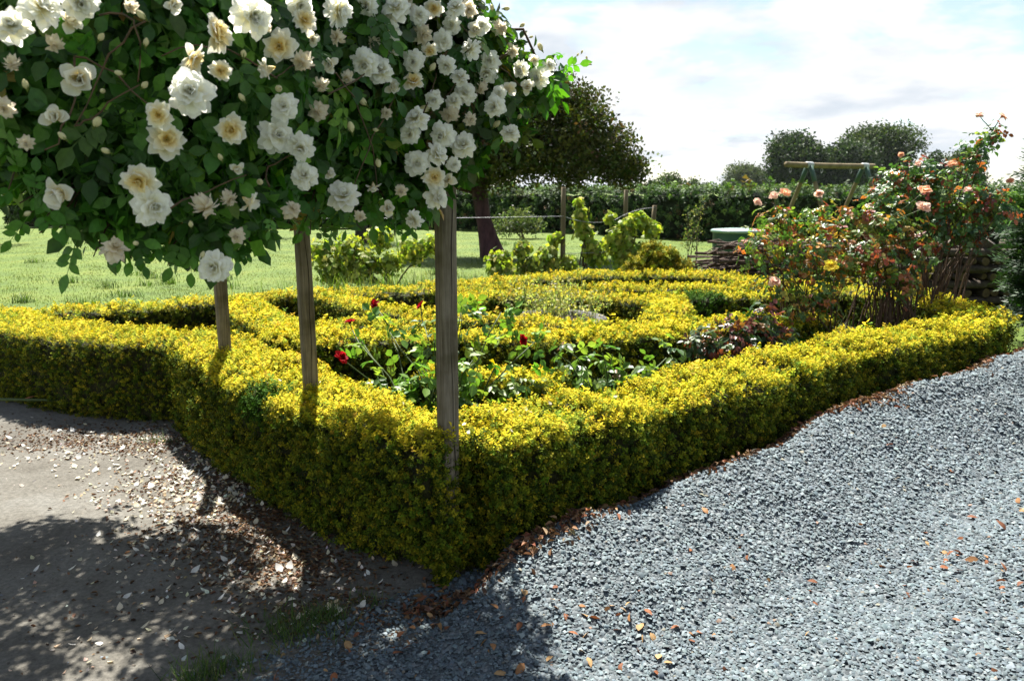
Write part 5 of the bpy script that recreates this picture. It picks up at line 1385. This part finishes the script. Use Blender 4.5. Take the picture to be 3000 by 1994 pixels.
blades('bed_weeds', X, Y, soil_z(X, Y), .05, .26, .004, [(3, (.10, .2, .03)), (2, (.2, .3, .05)), (1, (.3, .3, .14))], 'grass', 'straggling green weeds covering the soil between the hedges', 'weeds', .7)
# coarse darker tufts standing in the lawn
Xs, Ys = [], []
for i in range(46):
    y0 = 7.6 + 18 * random.random() ** 1.6; x0 = random.uniform(-.66, .1) * y0
    if in_poly(np.array([x0]), np.array([y0]), BED)[0]: continue
    x, y = patch(x0, y0, .05 + .12 * random.random(), .05 + .07 * random.random(), 60); Xs.append(x); Ys.append(y)
X, Y = np.concatenate(Xs), np.concatenate(Ys)
blades('coarse_grass', X, Y, lawn_z(X, Y), .06, .17, .006, [(3, (.07, .15, .02)), (2, (.12, .22, .03))], 'grass', 'scattered darker coarse grass tufts in the lawn', 'grass', .9)
# the grass patch where the earth meets the gravel
Xs, Ys = [], []
for (cx, cy, sx, sy, n) in ((-.80, 2.62, .09, .06, 420), (-.70, 2.70, .05, .03, 160), (-.98, 2.40, .07, .05, 200), (-1.05, 2.33, .05, .04, 160), (-.55, 2.82, .05, .03, 60), (-2.28, 4.82, .07, .03, 60)):
    x, y = patch(cx, cy, sx, sy, n); Xs.append(x); Ys.append(y)
X, Y = np.concatenate(Xs), np.concatenate(Ys)
blades('edge_grass', X, Y, np.maximum(earth_z(X, Y), gravel_z(X, Y)), .02, .075, .0022, [(3, (.08, .17, .03)), (2, (.14, .24, .04)), (1, (.22, .26, .08))], 'grass', 'small green grass tufts where the bare earth meets the gravel', 'grass', 1.1)
X, Y = patch(.98, 4.62, .12, .06, 420)
blades('bright_grass_tuft', X, Y, np.full(len(X), .02), .2, .5, .004, [(1, (.16, .32, .04)), (1, (.24, .40, .05))], 'grass', 'bright green grass tuft behind the hedge along the gravel', 'grass', .35)
# tall dry weeds in the planter
acc = Acc()
for i in range(150):
    a = random.uniform(0, 6.28); q = random.uniform(0, .48)
    s = np.array([.42 + q * math.cos(a), 7.1 + q * math.sin(a), .42]); e = s + np.array([random.gauss(0, .09), random.gauss(0, .09), random.uniform(.12, .42)])
    tube(bend(s, e, (0, 0, .02), 4, .006), np.linspace(.0022, .0012, 4), 4, random.choice([(.2, .24, .09), (.3, .28, .16), (.14, .2, .06)]), acc)
    for j in range(9):
        p_ = s + (e - s) * random.uniform(.3, 1.0) + rvec(1)[0] * .02
        v = np.array([p_, p_ + rvec(1)[0] * .014, p_ + rvec(1)[0] * .03, p_ + rvec(1)[0] * .014])
        acc.add(v, np.array([(0, 1, 2, 3)]), random.choice([(.26, .3, .12), (.36, .34, .18), (.2, .26, .1), (.4, .36, .1)]))
o = link('planter_weeds', acc.mesh('planter_weeds', M['soft_leaf'])); tag(o, 'wispy dry weeds growing out of the stone planter', 'weeds', kind='stuff')
bl = [leaflet(.12, .06, 5, .1, .4)]
shrub('dock_plant', 'broad leaved bright green plant at the foot of the orange rose bush', 'plant', (2.2, 5.95, .12), [(2.2, 5.95, .3, .16), (2.05, 5.9, .28, .14), (2.4, 6.0, .32, .14)], 3, 200, [(1, (.08, .22, .04)), (1, (.12, .30, .05)), (.6, (.18, .34, .08))], bl, 'soft_leaf', None, (), 30, 1.0, (.006, .003), pose=dict(up=.3, hang=-.6, rnd=.6))
shrub('leafy_plant', 'dark glossy plant in the bed under the tall rose bush', 'plant', (3.3, 6.3, .18), [(3.3, 6.25, .42, .15), (3.15, 6.2, .35, .12)], 3, 200, [(1, (.03, .1, .03)), (1, (.06, .16, .04))], bl, 'bush_leaf', None, (), 20, .8, (.006, .003), pose=dict(up=.3, hang=-.6, rnd=.6))
# fallen petals
pv, pf, pc = leaflet(.026, .022, 4, .12, -.5)
petal_meshes = []
for c in ((.80, .78, .70), (.72, .66, .52), (.84, .83, .80)):
    petal_meshes.append(mesh_np('petal', pv, pf, np.outer(np.clip(pc, 0, 1.05), c), True, M['petal']))
pp = []
for (cx, cy, sx, sy, n) in ((-1.66, 4.25, .22, .22, 420), (-1.55, 3.85, .30, .15, 420), (-1.9, 4.4, .4, .25, 260), (-1.3, 3.3, .30, .2, 170), (-.95, 3.0, .25, .18, 140), (-1.6, 3.0, .4, .3, 60), (-1.5, 2.6, .4, .25, 40), (-2.4, 4.75, .5, .18, 160), (-.75, 2.75, .15, .1, 60), (-2.9, 4.6, .5, .3, 90), (-1.1, 2.6, .25, .2, 35)):
    x, y = patch(cx, cy, sx, sy, n); pp.append(np.stack([x, y], -1))
pp = np.concatenate(pp)
ok = in_poly(pp[:, 0], pp[:, 1], EARTH) & in_view(pp[:, 0], pp[:, 1], np.zeros(len(pp)), 1.02)
pp = pp[ok]
order = rng.permutation(len(pp))
near = order[:160]; rest = order[160:]
for i in near:
    x, y = pp[i]
    o = link('petal', petal_meshes[random.randrange(3)], None, (x, y, float(earth_z(np.array(x), np.array(y))) + .004))
    o.rotation_euler = (random.gauss(.05, .22), random.gauss(0, .22), random.uniform(0, 6.28)); s = random.uniform(1.0, 1.7); o.scale = (s, s, s)
    tag(o, 'fallen white rose petal lying on the bare earth', 'petal', 'petals fallen on the bare earth')
def flat_bits(name, XY, zf, tpl, pal, mat, label, cat, smin, smax, lift=.004, tilt=.3, k=.55):
    n = len(XY)
    z = zf(XY[:, 0], XY[:, 1]) + lift * rng.uniform(.3, 1.6, n)
    acc = Acc()
    acc.scatter(tpl[0], tpl[1], rand_rot(n, tilt), np.stack([XY[:, 0], XY[:, 1], z], -1), rng.uniform(smin, smax, n), pick(pal, n, .15, k), np.clip(tpl[2], 0, 1.05))
    o = link(name, acc.mesh(name, M[mat], True)); tag(o, label, cat, kind='stuff')
flat_bits('fallen_petals', pp[rest], earth_z, (pv, pf, pc), [(2, (.80, .78, .72)), (2, (.70, .62, .46)), (1, (.58, .46, .32))], 'petal', 'drift of small white and cream petals on the bare earth', 'petals', .45, 1.0, k=1.0)
lv, lf, lc = leaflet(.024, .013, 0, .5, .5)
bits = []
for (cx, cy, sx, sy, n) in ((-1.62, 4.2, .28, .22, 2200), (-2.3, 4.8, .5, .14, 1800), (-1.3, 3.55, .25, .2, 2000), (-.95, 3.15, .2, .15, 1500), (-2.9, 4.95, .6, .2, 1000), (-.7, 2.75, .18, .1, 600), (-1.4, 2.8, .4, .3, 200), (-1.2, 3.9, .25, .3, 1200)):
    x, y = patch(cx, cy, sx, sy, n); bits.append(np.stack([x, y], -1))
bits = np.concatenate(bits); bits = bits[in_poly(bits[:, 0], bits[:, 1], EARTH)]
PAL_LIT = [(3, (.16, .085, .045)), (3, (.24, .13, .07)), (2, (.34, .2, .1)), (1.5, (.09, .055, .035)), (1, (.45, .33, .2))]
flat_bits('leaf_litter', bits, earth_z, (lv, lf, lc), PAL_LIT, 'litter', 'brown leaf litter scattered over the bare earth', 'litter', .4, 1.2)
# little stones trodden into the earth
n = 2600
XY = np.stack([rng.uniform(-3.8, -.3, n), rng.uniform(2.1, 5.6, n)], -1)
XY = XY[in_poly(XY[:, 0], XY[:, 1], EARTH)]
pb, pfc = pyramid()
acc = Acc()
n = len(XY)
acc.scatter(pb, pfc, rand_rot(n, .3), np.stack([XY[:, 0], XY[:, 1], earth_z(XY[:, 0], XY[:, 1]) + .001], -1), np.clip(rng.lognormal(math.log(.007), .5, n), .003, .03), pick([(3, (.22, .19, .15)), (2, (.13, .115, .10)), (1, (.36, .33, .28)), (1, (.2, .23, .25))], n, .2, hue=.1))
o = link('earth_pebbles', acc.mesh('earth_pebbles', M['stone'])); tag(o, 'small pebbles and grit trodden into the bare earth', 'pebbles', kind='stuff')
# litter strip at the foot of the gravel hedge
n = 4200
s = rng.uniform(-.3, 5.2, n); t = rng.normal(size=n) * .05 + .20 + .05 * np.sin(s * 5)
XY = np.stack([GA[0] + GU[0] * s + GN[0] * t, GA[1] + GU[1] * s + GN[1] * t], -1)
flat_bits('hedge_litter', XY, lambda x, y: np.maximum(gravel_z(x, y), .004) + .008, (lv, lf, lc), PAL_LIT + [(1.5, (.30, .12, .06))], 'litter', 'brown dead leaves gathered between the hedge foot and the gravel', 'litter', .6, 1.6, .012, .8)
# dead leaves lying on the gravel, one by one
dv, df, dc = leaflet(.045, .028, 5, .45, .55)
dead = [mesh_np('dead_leaf', dv, df, np.outer(np.clip(dc, 0, 1.1), c), True, M['litter']) for c in ((.21, .08, .035), (.26, .13, .055), (.15, .06, .03), (.32, .2, .09))]
spots = []
for (cx, cy, sx, sy, n) in ((1.85, 3.05, .10, .10, 13), (2.55, 3.5, .06, .05, 12), (.42, 2.48, .22, .10, 26), (1.0, 2.95, .5, .35, 24), (-.35, 2.55, .25, .14, 40), (.2, 2.5, .3, .12, 24), (1.6, 2.6, .4, .3, 24), (2.2, 3.7, .5, .5, 12)):
    for _ in range(n): spots.append((random.gauss(cx, sx), random.gauss(cy, sy)))
for (x, y) in spots:
    z = float(gravel_z(np.array(x), np.array(y)))
    if gravel_st(x, y)[1] < .08: continue
    o = link('dead_leaf', dead[random.randrange(4)], None, (x, y, max(z, .01) + .012))
    o.rotation_euler = (random.gauss(0, .5), random.gauss(0, .5), random.uniform(0, 6.28)); s = random.uniform(.5, 1.15); o.scale = (s, s, s)
    tag(o, 'curled brown dead leaf lying on the grey gravel', 'dead leaf', 'dead leaves on the gravel')
# petals caught on the hedge tops
hp = []
for (x0, y0, x1, y1, n) in ((-.3, 3.2, .3, 3.6, 16), (-.4, 3.4, -1.3, 4.2, 12), (-1.4, 4.3, -2.2, 5.3, 8)):
    for _ in range(n):
        f = random.random(); hp.append((x0 + (x1 - x0) * f + random.gauss(0, .08), y0 + (y1 - y0) * f + random.gauss(0, .08)))
for (x, y) in hp:
    o = link('petal', petal_meshes[random.randrange(3)], None, (x, y, .595)); o.rotation_euler = (random.gauss(0, .4), random.gauss(0, .4), random.uniform(0, 6.28)); o.scale = (.8, .8, .8)
    tag(o, 'white petal caught on top of the golden hedge', 'petal', 'petals on the hedge tops')
# fallen branch by the left hedge, dark edging stone under the front hedge, pebbles
fb = empty('fallen_branch', (-3.55, 5.52, .02)); tag(fb, 'thin greenish fallen branch lying at the foot of the left hedge', 'branch')
link('stem', tube_mesh('stem', bend((-.55, -.05, .02), (.42, .0, .03), (0, .02, .05), 8, .008), np.linspace(.015, .007, 8), M['green_stem'], 7), fb)
for s_ in ((-.05, 0, .06), (.2, 0, .05), (.38, 0, .03)):
    v, f, c = leaflet(.13, .04, 5, .2, .3)
    o = link('leaf', mesh_np('dry_leaf', v, f, np.outer(np.clip(c, 0, 1.1), (.26, .09, .04)), True, M['litter']), fb, s_); o.rotation_euler = (random.uniform(.2, .8), 0, random.uniform(-1.5, -.5))
acc = Acc()
st = chip_templates(2, .9)
es = st[0][0] * np.array([.26, .12, .16])
o = link('edging_stone', mesh_np('edging_stone', es, st[0][1], None, False, M['planter']), None, (.03, 3.13, .06)); o.rotation_euler = (0, .1, .64)
md = o.modifiers.new('bevel', 'BEVEL'); md.width = .03; md.segments = 3
tag(o, 'dark rough edging stone under the front golden hedge by the gravel', 'stone')

# ------------------------------------------------------------------ summer haze
hz = Acc()
box(hz, (0, 500, 6.2), (3600, 3800, 15.4), (1, 1, 1))
m, n, l, out = new_mat('haze')
pv_ = N(n, 'ShaderNodeVolumePrincipled', ins={'Density': 0.00007, 'Anisotropy': 0.2})
pv_.inputs['Color'].default_value = (0.86, 0.93, 1.0, 1)
l.new(pv_.outputs[0], out.inputs['Volume'])
o = link('haze', mesh_np('haze', np.concatenate(hz.V), np.concatenate(hz.Q), None, False, m))
tag(o, 'thin pale summer haze over the far fields', 'haze', kind='stuff')
